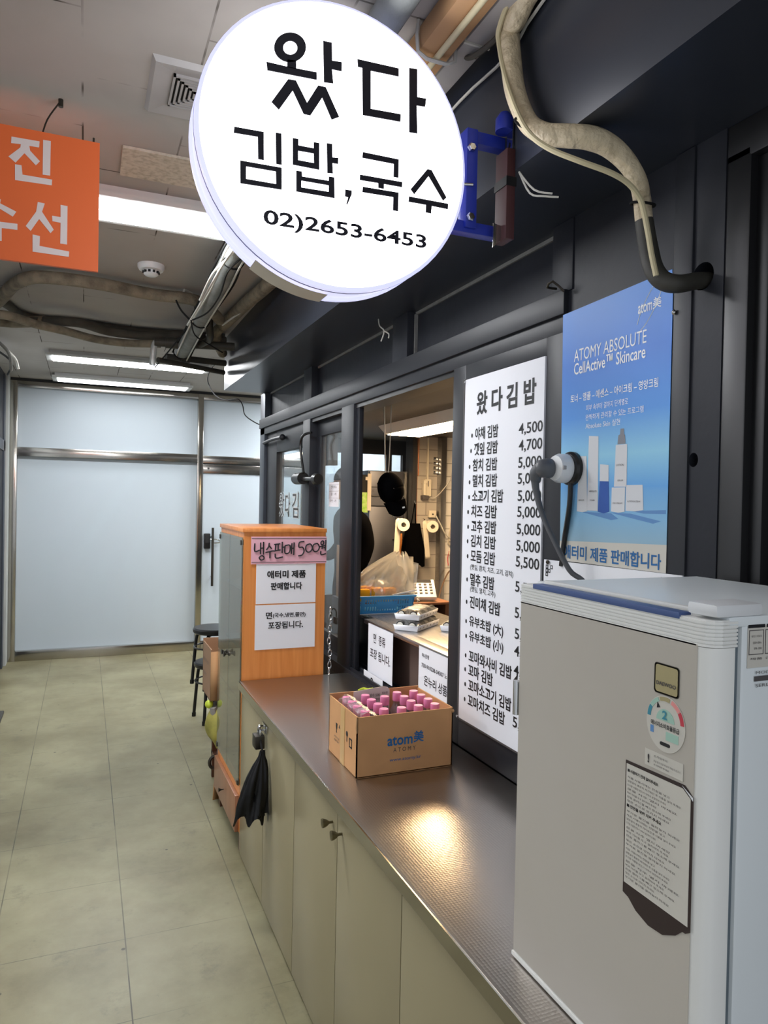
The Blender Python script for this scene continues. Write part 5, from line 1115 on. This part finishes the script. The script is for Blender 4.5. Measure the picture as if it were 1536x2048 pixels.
mk('ruling', MB().box(1.2940, 1.2944, 3.74, 3.905, 1.788, 1.789).box(1.2940, 1.2944, 3.74, 3.905, 1.752, 1.753).box(1.2940, 1.2944, 3.74, 3.905, 1.713, 1.714), 'ink_soft', t)
tag(mk('carton_flap', MB().box(1.42, 1.43, 3.88, 4.12, 1.12, 1.43), 'card'), 'brown cardboard flap standing behind the fixed window pane', 'cardboard')
tag(mk('takeaway_box', MB().box(1.40, 1.56, 3.80, 4.14, KF, 1.12, .004), 'wood_dark'), 'brown box under the cardboard flap behind the pane', 'box')

# pass-through counter
t = thing('kitchen_counter', 'steel pass-through counter with a brown front behind the service window', 'counter', (1.5, 2.9, KF))
mk('counter_top', MB().box(1.285, 1.35, 2.33, 3.295, 1.096, 1.116, .002).box(1.345, 1.74, 2.0, 3.56, 1.096, 1.116, .002), 'steel_int', t)
mk('front_panel', MB().box(1.365, 1.38, 2.0, 3.56, KF, 1.096), 'brown_panel', t)
mk('corner_post', MB().box(1.335, 1.40, 3.27, 3.56, .30, 1.096), 'paint_black', t)
def wpaper(name, y0, y1, z0, z1, label, lines, x=1.283):
    o = mk(name, MB().loops([[(y1, z1), (y0, z1), (y0, z0), (y1, z0)]], onwall(x), .001), 'paper'); tag(o, label, 'notice')
    lettering(o, [(s, (x-.0014, ya, z), w, h) for s, ya, z, w, h in lines], 'ink', WR, UP, bold=.012)
wpaper('counter_notice', 2.925, 3.225, .872, 1.108, 'white paper hanging from the kitchen counter edge with two lines on noodles', [('면  종류', 3.155, 1.025, .145, .046), ('포장 됩니다.', 3.195, .950, .245, .046)])
wpaper('account_notice', 2.335, 2.655, .835, 1.108, 'white paper with a bank account line hanging from the counter edge by the menu board', [('하나은행', 2.625, 1.068, .065, .017), ('750-910238-34307 노기환', 2.625, 1.026, .27, .021), ('온누리 상품권', 2.60, .958, .235, .042), ('받습니다.', 2.56, .893, .16, .040)])
wpaper('lower_notice', 2.98, 3.217, .806, .886, 'white paper scrap with a handwritten 2 low behind the counter notice', [('2', 3.125, .824, .035, .045)], 1.26)

# blue basket, its paper and the food bag
t = thing('blue_basket', 'rectangular slotted blue plastic basket on the steel kitchen counter', 'basket', (1.46, 3.45, 1.118))
B0, B1, C0, C1, Z0, Z1 = 1.315, 1.605, 3.43, 3.66, 1.118, 1.205
bk = MB()
fl = .018
def bside(p, q, nrm, ncol):
    p = Vector(p); q = Vector(q); nrm = Vector(nrm); d = q-p; L = d.length; d.normalize()
    holes = []
    for k in range(ncol):
        u = .02+(L-.04)*(k+.5)/ncol; hw_ = (L-.04)/ncol*.30
        mid = abs((k+.5)/ncol-.5) < .22
        if not mid: holes += [[(u-hw_, .014), (u+hw_, .014), (u+hw_, .036), (u-hw_, .036)], [(u-hw_, .046), (u+hw_, .046), (u+hw_, .072), (u-hw_, .072)]]
        else: holes += [[(u-hw_, .014), (u+hw_, .014), (u+hw_, .022), (u-hw_, .022)], [(u-hw_, .060), (u+hw_, .060), (u+hw_, .072), (u-hw_, .072)]]
    bk.loops([rect(0, L, 0, Z1-Z0)]+holes, lambda u, v, w: p+d*u+Vector((0, 0, v))+nrm*(fl*v/(Z1-Z0)+w), .003)
bside((B0, C0, Z0), (B1, C0, Z0), (0, -1, 0), 18); bside((B1, C0, Z0), (B1, C1, Z0), (1, 0, 0), 12); bside((B1, C1, Z0), (B0, C1, Z0), (0, 1, 0), 18); bside((B0, C1, Z0), (B0, C0, Z0), (-1, 0, 0), 12)
bk.box(B0, B1, C0, C1, Z0, Z0+.003)
mk('basket_body', bk, 'basket', t)
mk('rim', MB().tube([(B0-fl, C0-fl, Z1), (B1+fl, C0-fl, Z1), (B1+fl, C1+fl, Z1), (B0-fl, C1+fl, Z1), (B0-fl, C0-fl, Z1)], .006, 8), 'basket', t)
tag(mk('tray_paper', MB().box(1.295, 1.66, 3.41, 3.56, 1.1165, 1.1178), 'paper'), 'white sheet of paper under the blue basket', 'paper')
t = thing('food_bag', 'clear plastic bag of yellow pickles piled over the blue basket', 'bag', (1.47, 3.55, 1.13))
rnd = random.Random(3)
def bagp(u, vv):
    a = 2*pi*u
    # broad base narrowing to a knotted mouth that leans to the kitchen side
    w = .165*(1-.15*vv) if vv < .45 else .154*(1-((vv-.45)/.55)**1.6*.80)
    cx = 1.455+.13*vv**1.4; z = 1.175+.245*vv
    n_ = 1+.07*sin(7*a+6*vv)+.05*sin(13*a-9*vv)+.04*sin(23*a+14*vv)
    return (cx+w*n_*cos(a), 3.545+.62*w*n_*sin(a), z+.012*sin(9*a)*vv)
mk('bag_film', MB().grid(bagp, 72, 30), 'film', t, ang=1.4)
mk('bag_fold', MB().grid(lambda u, vv: (1.58+.055*sin(3*u*pi+vv)+.02*vv, 3.50+.05*cos(4*u*pi), 1.19+.20*vv+.02*sin(6*u)), 26, 10), 'film', t, ang=1.4)
for k, (x, y, z) in enumerate(((1.35, 3.485, 1.205), (1.425, 3.48, 1.210), (1.50, 3.485, 1.208), (1.40, 3.56, 1.21))):
    mk('pickle', MB().box(x-.036, x+.036, y-.024, y+.024, z-.030, z+.036, .014), 'yellow', t)
mk('inner_bag', MB().ball((1.47, 3.58, 1.235), .075, 20, .6), 'film', t)
tag(mk('wrapped_chopsticks', MB().box(1.50, 1.64, 3.435, 3.447, 1.211, 1.217).tr(Matrix.Translation((1.57, 3.44, 1.214)) @ Matrix.Rotation(-.16, 4, 'Y') @ Matrix.Translation((-1.57, -3.44, -1.208))), 'paper'), 'white wrapped chopsticks lying on the basket rim', 'chopsticks')

# kimbap trays
def tray(loc, rz, label, full=True):
    t = thing('food_tray', label, 'tray', loc, rz, 'trays of rolls on the kitchen counter')
    def L(mb, nm, m): return mk(nm, mb, m, t, local=True)
    l, w, h = .128, .062, .025
    tb = MB()
    tb.add([(-l+.006, -w+.006, 0), (l-.006, -w+.006, 0), (l-.006, w-.006, 0), (-l+.006, w-.006, 0), (-l, -w, h), (l, -w, h), (l, w, h), (-l, w, h)], [(3, 2, 1, 0), (0, 1, 5, 4), (1, 2, 6, 5), (2, 3, 7, 6), (3, 0, 4, 7)])
    o = L(tb, 'tray_box', 'paper'); k = o.modifiers.new('solid', 'SOLIDIFY'); k.thickness = .002
    dm = MB()
    for i in range(6): dm.loops([[(-.10+.04*i+.005*cos(2*pi*q/10), .0125+.0042*sin(2*pi*q/10)) for q in range(10)]], lambda u, v, s: (u, -w-.0002+.006*(1-v/h)*1.0-s-.0016, v), .0004)
    L(dm, 'printed_dots', 'greyduct')
    if full:
        for j in (-.030, .030):
            for i in range(5):
                x = -.10+.05*i
                r = L(MB().cyl((x-.021, j, .022), (x+.021, j, .022), .0195, seg=16), 'seaweed_roll', 'nori')
                L(MB().cyl((x-.0222, j, .022), (x+.0222, j, .022), .015, seg=14), 'rice_filling', 'rice').parent = r
    def lid(u, v): return ((u-.5)*2*(l-.002), (v-.5)*2*(w-.002), h+.018*min(1, 6*min(u, 1-u, v, 1-v))+.003*sin(20*u+7*v))
    L(MB().grid(lid, 20, 10), 'clear_lid', 'film_clear')
    return t
rz = math.atan2(.62, .72)
tray((1.440, 3.01, 1.1175), rz, 'lower one of the two stacked paper trays of seaweed rolls')
tray((1.455, 3.045, 1.1615), rz+.05, 'upper one of the two stacked paper trays of seaweed rolls')
tray((1.625, 2.93, 1.1175), rz+.1, 'single paper tray of seaweed rolls on the counter near the menu board')

# telephone on its stand
t = thing('phone_stand', 'low pale wooden stand carrying the telephone on the kitchen counter', 'stand', (1.76, 3.72, 1.0))
mk('stand_top', MB().box(1.66, 1.93, 3.58, 3.86, 1.125, 1.138, .002), 'wood_pale', t)
mk('stand_side', MB().box(1.90, 1.925, 3.60, 3.85, .90, 1.125), 'wood_pale', t)
mk('stand_side', MB().box(1.665, 1.685, 3.62, 3.85, .90, 1.125), 'wood_pale', t)
mk('stand_back', MB().box(1.685, 1.90, 3.83, 3.85, .90, 1.125), 'kwall', t)
mk('stand_base', MB().box(1.64, 1.94, 3.58, 3.88, KF, .90), 'kwall', t)
t = thing('telephone', 'white desk telephone with keypad and dark display on the wooden stand', 'telephone', (1.79, 3.74, 1.14))
tilt = Matrix.Translation((1.765, 3.70, 1.186)) @ Matrix.Rotation(-.30, 4, 'Z') @ Matrix.Rotation(.62, 4, 'X')
def TP(mb, nm, m, p=t): return mk(nm, mb.tr(tilt), m, p)
bs = TP(MB().box(-.085, .105, -.075, .075, 0, .03, .008), 'base', 'white')
TP(MB().box(-.035, .085, .045, .068, .030, .033), 'display', 'slot')
for i in range(4):
    for j in range(4): TP(MB().box(-.02+.03*i, -.004+.03*i, .022-.024*j, .034-.024*j, .030, .034, .002), 'key', 'ink_soft')
hs = TP(MB().box(-.092, -.048, -.10, .085, .030, .052, .010).box(-.095, -.045, -.105, -.05, .022, .058, .012).box(-.095, -.045, .045, .09, .022, .058, .012), 'handset', 'white')
cc_ = [(1.735+.006*cos(k*1.3), 3.615+.007*sin(k*1.3), 1.16-.0026*k) for k in range(34)]
mk('coiled_cord', MB().tube([(1.75, 3.655, 1.16)]+cc_, .003, 6, 2), 'white', t)
tag(mk('pen_cup', MB().lathe([(.014, 0), (.02, .05), (.018, .05), (.012, .004)], (1.80, 3.88, 1.24)).box(1.79, 1.81, 3.87, 3.89, 1.138, 1.24), 'chrome'), 'small chrome cup standing behind the telephone', 'cup')

# black cap hung in the opening
t = thing('baseball_cap', 'black baseball cap hanging in the service window opening', 'cap', (1.46, 3.4, 1.66))
capm = Matrix.Translation((1.462, 3.4, 1.768)) @ Matrix.Rotation(-.18, 4, 'Z') @ Matrix.Rotation(radians(-14), 4, 'Y')
def crown(u, vv):
    a = 2*pi*u; q = vv*pi/2
    return (.068*cos(a)*cos(q*.98)*(1.0), -.075*sin(q)+.01, .085*sin(a)*cos(q*.98))
mk('crown', MB().grid(crown, 32, 12).tr(capm), 'blackcloth', t, solid=.003, ang=1.5)
def brim(u, vv):
    x = (u-.5)*2; w = .058*(1-.16*vv); z = -.066-.082*vv*(1-.30*x*x)
    return (w*x+.004*vv, -.016-.018*(1-x*x)*1.0-.01*vv, z)
mk('brim', MB().grid(brim, 16, 8).tr(capm), 'blackcloth', t, solid=.004, ang=1.5)
mk('back_strap', MB().tube([capm @ Vector(p) for p in ((-.055, .03, .04), (-.04, .055, .0), (-.055, .03, -.04))], .006, 8, 4), 'blackcloth', t)
mk('tag', MB().box(-.002, .010, -.05, -.046, -.112, -.104).tr(capm @ Matrix.Translation((.03, .006, .0))), 'white', t)
mk('hanging_string', MB().tube([(1.445, 3.40, 1.845), (1.45, 3.40, 1.93), (1.46, 3.41, 2.20)], .003, 6, 3).tube([(1.43, 3.40, 1.85), (1.425, 3.4, 1.93), (1.42, 3.41, 2.20)], .003, 6, 3), 'wire_white', t)

# kitchen lamp
t = thing('kitchen_lamp', 'warm white tube lamp on the dark kitchen ceiling', 'light', (1.96, 3.8, 2.2))
mk('housing', MB().add([(1.79, 3.28, 2.2), (2.12, 3.28, 2.2), (2.12, 4.40, 2.2), (1.79, 4.40, 2.2), (1.83, 3.30, 2.145), (2.09, 3.30, 2.145), (2.09, 4.37, 2.145), (1.83, 4.37, 2.145)], [(0, 1, 5, 4), (1, 2, 6, 5), (2, 3, 7, 6), (3, 0, 4, 7), (0, 3, 2, 1)]), 'lampbody', t)
mk('diffuser', MB().box(1.845, 2.075, 3.31, 4.36, 2.139, 2.146), 'led_warm', t)

# steel refrigerator at the back
t = thing('kitchen_fridge', 'tall grey two door steel refrigerator at the back of the kitchen', 'refrigerator', (2.1, 5.1, KF))
mk('body', MB().box(1.952, 2.268, 4.97, 5.36, KF+.04, 1.93), 'steel_fr', t)
mk('feet', MB().box(1.97, 2.25, 4.99, 5.33, KF, KF+.045), 'black', t)
du = mk('upper_door', MB().box(1.955, 2.232, 4.945, 4.968, 1.742, 1.925, .003), 'steel_fr', t)
mk('grip_strip', MB().box(1.956, 2.231, 4.940, 4.946, 1.735, 1.745), 'chrome', du)
lettering(du, [('OIC', (1.962, 4.9438, 1.768), .03, .02)], 'ink_soft', XR, UP)
mk('dark_seam', MB().box(1.956, 2.231, 4.943, 4.946, 1.803, 1.809), 'ink', du)
dl = mk('lower_door', MB().box(1.955, 2.232, 4.945, 4.968, KF+.06, 1.660, .003), 'steel_fr', t)
mk('middle_band', MB().box(1.955, 2.232, 4.948, 4.968, 1.668, 1.732), 'steel_fr', t)
mk('trim_strip', MB().box(2.238, 2.262, 4.95, 4.97, KF+.06, 1.925, .002), 'chrome', t)
mk('magnet_hook', MB().box(2.145, 2.235, 4.928, 4.946, 1.408, 1.418), 'black', dl)

# green print taped to the edge of the steel refrigerator
t = thing('taped_print', 'green leafy printed sheet taped along the steel refrigerator edge', 'print', (1.91, 4.94, 1.6))
mk('sheet', MB().box(1.872, 1.938, 4.936, 4.939, 1.615, 1.765), 'green', t)
mk('upper_sheet', MB().box(1.872, 1.938, 4.936, 4.939, 1.765, 1.895), 'slot', t)
mk('tape_strip', MB().box(1.932, 1.962, 4.932, 4.936, 1.63, 1.905).box(1.915, 1.94, 4.931, 4.935, 1.855, 1.88), 'tape', t)

# bags on the dark post
t = thing('black_tote', 'black fabric bag hanging by long straps from the dark kitchen post', 'bag', (2.21, 4.7, 1.24))
def totef(u, vv):
    a = 2*pi*u; w = .052+.034*min(1, vv*1.6); w *= 1+.10*sin(5*a+2*vv)
    return (2.205+w*cos(a)*1.0, 4.70+.5*w*sin(a), 1.545-.305*vv+.012*sin(3*a)*vv)
mk('bag', MB().grid(totef, 40, 14), 'blackcloth', t, ang=1.4)
mk('strap', MB().tube([(2.185, 4.70, 1.53), (2.205, 4.71, 1.62), (2.222, 4.72, 1.695), (2.222, 4.71, 1.62), (2.225, 4.70, 1.53)], .004, 6, 5), 'blackcloth', t)
mk('hook', MB().tube([(2.29, 4.87, 1.70), (2.24, 4.74, 1.695), (2.222, 4.715, 1.69), (2.212, 4.71, 1.71)], .005, 6, 4), 'chrome', t)
def roll(c, label, drop, tail_x, lean=0.0):
    t = thing('toilet_roll', label, 'toilet roll', c)
    x, y, z = c
    mk('roll', MB().lathe([(.017, -.05), (.044, -.05), (.044, .05), (.017, .05), (.017, -.05)], c, (.25, 1, 0), 28, cap=False), 'tissue', t)
    mk('hanging_sheet', MB().grid(lambda u, v: (x+tail_x-.03+.055*u+lean*v, y-.03+.03*u, z+.030-drop*v+(.016*(1-(2*u-1)**2) if v < .05 else 0)), 8, 16), 'tissue', t, solid=.002)
    mk('holder', MB().tube([(x, y-.06, z), (x, y+.06, z), (x-.02, y+.08, z+.05), (x-.02, y+.14, z+.06)]+([(x+.14, y+.355, z+.07)] if y < 4.7 else []), .004, 6, 3), 'chrome', t)
    return t
roll((2.400, 4.80, 1.52), 'toilet roll on the tiled wall with a long hanging sheet', .27, -.058, .03)
roll((2.062, 4.58, 1.54), 'toilet roll hung by the steel refrigerator edge', .23, -.035, -.01)
t = thing('wooden_tongs', 'orange wooden handle hanging under the roll by the steel refrigerator', 'utensil', (2.125, 4.74, 1.28))
mk('handle', MB().box(2.112, 2.134, 4.735, 4.75, 1.28, 1.47, .004), 'wood', t)
mk('cord', MB().tube([(2.123, 4.742, 1.47), (2.13, 4.745, 1.50)], .002, 5), 'wire', t)
t = thing('intercom_phone', 'cream wall intercom handset on the grey tiled wall', 'intercom', (2.40, 4.9, 1.75))
mk('base', MB().box(2.372, 2.428, 4.868, 4.90, 1.745, 1.875, .006), 'offwhite', t)
mk('handset', MB().box(2.352, 2.376, 4.845, 4.885, 1.752, 1.862, .008).box(2.350, 2.378, 4.84, 4.89, 1.84, 1.866, .006), 'offwhite', t)
mk('grille', MB().box(2.398, 2.404, 4.866, 4.869, 1.82, 1.862), 'ink_soft', t)
mk('lower_cover', MB().box(2.352, 2.405, 4.862, 4.90, 1.722, 1.752, .003), 'ink_soft', t)
mk('cable_trunk', MB().box(2.398, 2.410, 4.886, 4.90, 1.875, 2.19), 'offwhite', t)
mk('cable', MB().tube([(2.42, 4.87, 1.735), (2.46, 4.86, 1.74), (2.50, 4.81, 1.80), (2.57, 4.82, 1.90), (2.60, 4.84, 2.10)], .004, 6, 5), 'wire_white', t)
t = thing('switch_box', 'cream socket box above the toilet roll on the tiled wall', 'socket', (2.44, 4.9, 1.61))
mk('box', MB().box(2.415, 2.475, 4.87, 4.90, 1.585, 1.638, .004), 'offwhite', t)
mk('hole', MB().cyl((2.445, 4.871, 1.61), (2.445, 4.867, 1.61), .006), 'slot', t)
mk('cable', MB().tube([(2.47, 4.87, 1.60), (2.49, 4.82, 1.53), (2.52, 4.81, 1.47), (2.60, 4.82, 1.40)], .005, 6, 5), 'wire_white', t)
t = thing('metal_clips', 'small bright metal clips on the tiled wall near the ceiling', 'clip', (2.47, 4.89, 1.95))
for z in (1.93, 1.965, 2.0, 2.035): mk('clip', MB().box(2.452, 2.486, 4.882, 4.90, z-.012, z+.010, .002), 'chrome', t)
t = thing('copper_pipes', 'thin copper pipes running up the dark kitchen post', 'pipe', (2.32, 4.88, 1.2))
mk('pipe', MB().cyl((2.312, 4.888, 1.2), (2.312, 4.888, 2.19), .005).cyl((2.326, 4.890, 1.9), (2.326, 4.89, 2.19), .004), mat('copper', (184, 120, 84), .3, metal=.9), t)
t = thing('wall_clock', 'dark framed wall plate on the white tiles by the menu board', 'frame', (2.64, 4.85, 1.53))
mk('frame', MB().loops([rect(2.600, 2.80, 1.44, 1.62), rect(2.612, 2.788, 1.452, 1.608)], onface(4.86), .015), 'wood_pale', t)
mk('plate', MB().box(2.612, 2.788, 4.85, 4.859, 1.452, 1.608), 'black', t)
t.name = 'framed_plate'; ROOTM['framed_plate'] = ROOTM['wall_clock']
tag(mk('tangled_cable', MB().tube([(2.60, 4.84, 1.66), (2.575, 4.83, 1.50), (2.56, 4.83, 1.40), (2.60, 4.84, 1.36), (2.57, 4.83, 1.31), (2.62, 4.83, 1.30), (2.58, 4.84, 1.38)], .005, 6, 6), 'offwhite'), 'cream cable looping on the white kitchen tiles', 'cable')
tag(mk('red_wire', MB().tube([(2.575, 4.84, 1.33), (2.565, 4.84, 1.28), (2.57, 4.84, 1.22)], .003, 6, 4), 'red'), 'short red wire on the white kitchen tiles', 'wire')
tag(mk('brown_cable', MB().tube([(2.62, 4.82, 1.18), (2.56, 4.80, 1.18), (2.49, 4.76, 1.10), (2.42, 4.7, .98), (2.38, 4.6, .9)], .006, 6, 6), mat('brown_cable', (120, 96, 76), .5)), 'brown cable curving down past the steel post', 'cable')

# ------------------------------------------------------------------ the cook, mostly behind the window post
t = thing('person', 'person in black clothes standing in the kitchen, arm bent at the side', 'person', (1.56, 4.3, KF))
def skin(name, verts, edges, radii, m, root=0, sub=2, parent=t):
    me = bpy.data.meshes.new(name); inv = ROOTM['person'].inverted()
    me.from_pydata([tuple(inv @ Vector(p)) for p in verts], edges, [])
    o = bpy.data.objects.new(name, me); COL.objects.link(o); o.parent = parent
    k = o.modifiers.new('skin', 'SKIN')
    for i, r in enumerate(radii):
        me.skin_vertices[0].data[i].radius = (r, r) if not isinstance(r, tuple) else r
        me.skin_vertices[0].data[i].use_root = (i == root)
    k.use_smooth_shade = True
    q = o.modifiers.new('sub', 'SUBSURF'); q.levels = sub; q.render_levels = sub
    me.materials.append(M[m]); return o
px, py = 1.572, 4.32
# facing the side wall: pelvis, spine, neck, near arm bent back at the elbow, far arm, legs (clothed body as one surface)
V = [(px, py, 1.12), (px, py, 1.28), (px-.005, py, 1.42), (px-.005, py, 1.545), (px-.012, py, 1.66),
     (px+.004, py-.10, 1.595), (px+.022, py-.175, 1.570), (px+.048, py-.205, 1.43), (px+.020, py-.215, 1.335), (px-.018, py-.215, 1.270),
     (px-.004, py+.10, 1.595), (px, py+.175, 1.565), (px+.03, py+.21, 1.42), (px-.03, py+.21, 1.35), (px-.10, py+.19, 1.32),
     (px, py-.075, 1.03), (px+.005, py-.08, .66), (px+.015, py-.08, .27), (px-.09, py-.085, .235),
     (px, py+.075, 1.03), (px+.005, py+.08, .66), (px+.015, py+.08, .27), (px-.09, py+.085, .235)]
E_ = [(0, 1), (1, 2), (2, 3), (3, 4), (3, 5), (5, 6), (6, 7), (7, 8), (8, 9), (3, 10), (10, 11), (11, 12), (12, 13), (13, 14), (0, 15), (15, 16), (16, 17), (17, 18), (0, 19), (19, 20), (20, 21), (21, 22)]
Rr_ = [.105, .095, .100, .075, .045, .066, .058, .050, .040, .032, .066, .058, .050, .040, .032, .082, .06, .045, .04, .082, .06, .045, .04]
body = skin('clothed_body', V, E_, Rr_, 'blackcloth')
hx, hy, hz = px-.028, py, 1.80
head = mk('head', MB().ball((hx, hy, hz), .082, 24, 1.34), 'skin', t)
mk('neck', MB().cyl((px-.012, py, 1.62), (hx+.012, hy, 1.74), .045), 'skin', head)
mk('nose', MB().add([(hx-.108, hy, hz-.022), (hx-.074, hy-.014, hz-.028), (hx-.074, hy+.014, hz-.028), (hx-.078, hy, hz+.018)], [(0, 1, 3), (0, 3, 2), (0, 2, 1)]), 'skin', head)
for s in (-1, 1):
    mk('ear', MB().ball((hx+.012, hy+s*.082, hz), .018, 12, 1.5), 'skin', head)
    mk('eye', MB().ball((hx-.072, hy+s*.030, hz+.012), .009, 10), 'ink', head)
mk('mouth', MB().box(hx-.078, hx-.068, hy-.022, hy+.022, hz-.058, hz-.051, .002), 'rose', head)
mk('hair', MB().grid(lambda u, v: (hx+.008+.088*cos(2*pi*u)*cos(v*pi/2), hy+.090*sin(2*pi*u)*cos(v*pi/2), hz+.030+.092*sin(v*pi/2)-(.085 if cos(2*pi*u) > -.2 else 0)*(1-v)), 32, 10), 'hair', head, ang=1.5)
def hand(wr, d, nm):
    wr = Vector(wr); d = Vector(d).normalized(); s = d.cross(Vector((0, 0, 1))).normalized(); dn = Vector((0, 0, -1))
    v = [wr, wr+d*.045, wr+d*.075]; e = [(0, 1), (1, 2)]; r = [.022, .030, .030]
    for k, (o_, l_) in enumerate(((-.028, .070), (-.010, .080), (.009, .075), (.026, .058))):
        b = len(v); st = wr+d*.078+s*o_
        v += [st, st+d*l_*.45+dn*.008, st+d*l_*.75+dn*.028, st+d*l_*.85+dn*.048]; e += [(2, b), (b, b+1), (b+1, b+2), (b+2, b+3)]; r += [.010, .009, .0085, .007]
    b = len(v); v += [wr+d*.03-s*.032, wr+d*.06-s*.05+dn*.01, wr+d*.085-s*.052+dn*.02]; e += [(1, b), (b, b+1), (b+1, b+2)]; r += [.012, .010, .008]
    return skin(nm, v, e, r, 'blackcloth', 0, 1)
hand(V[9], (-.75, -.1, -.6), 'gloved_hand'); hand(V[14], (-.9, -.3, -.2), 'gloved_hand')
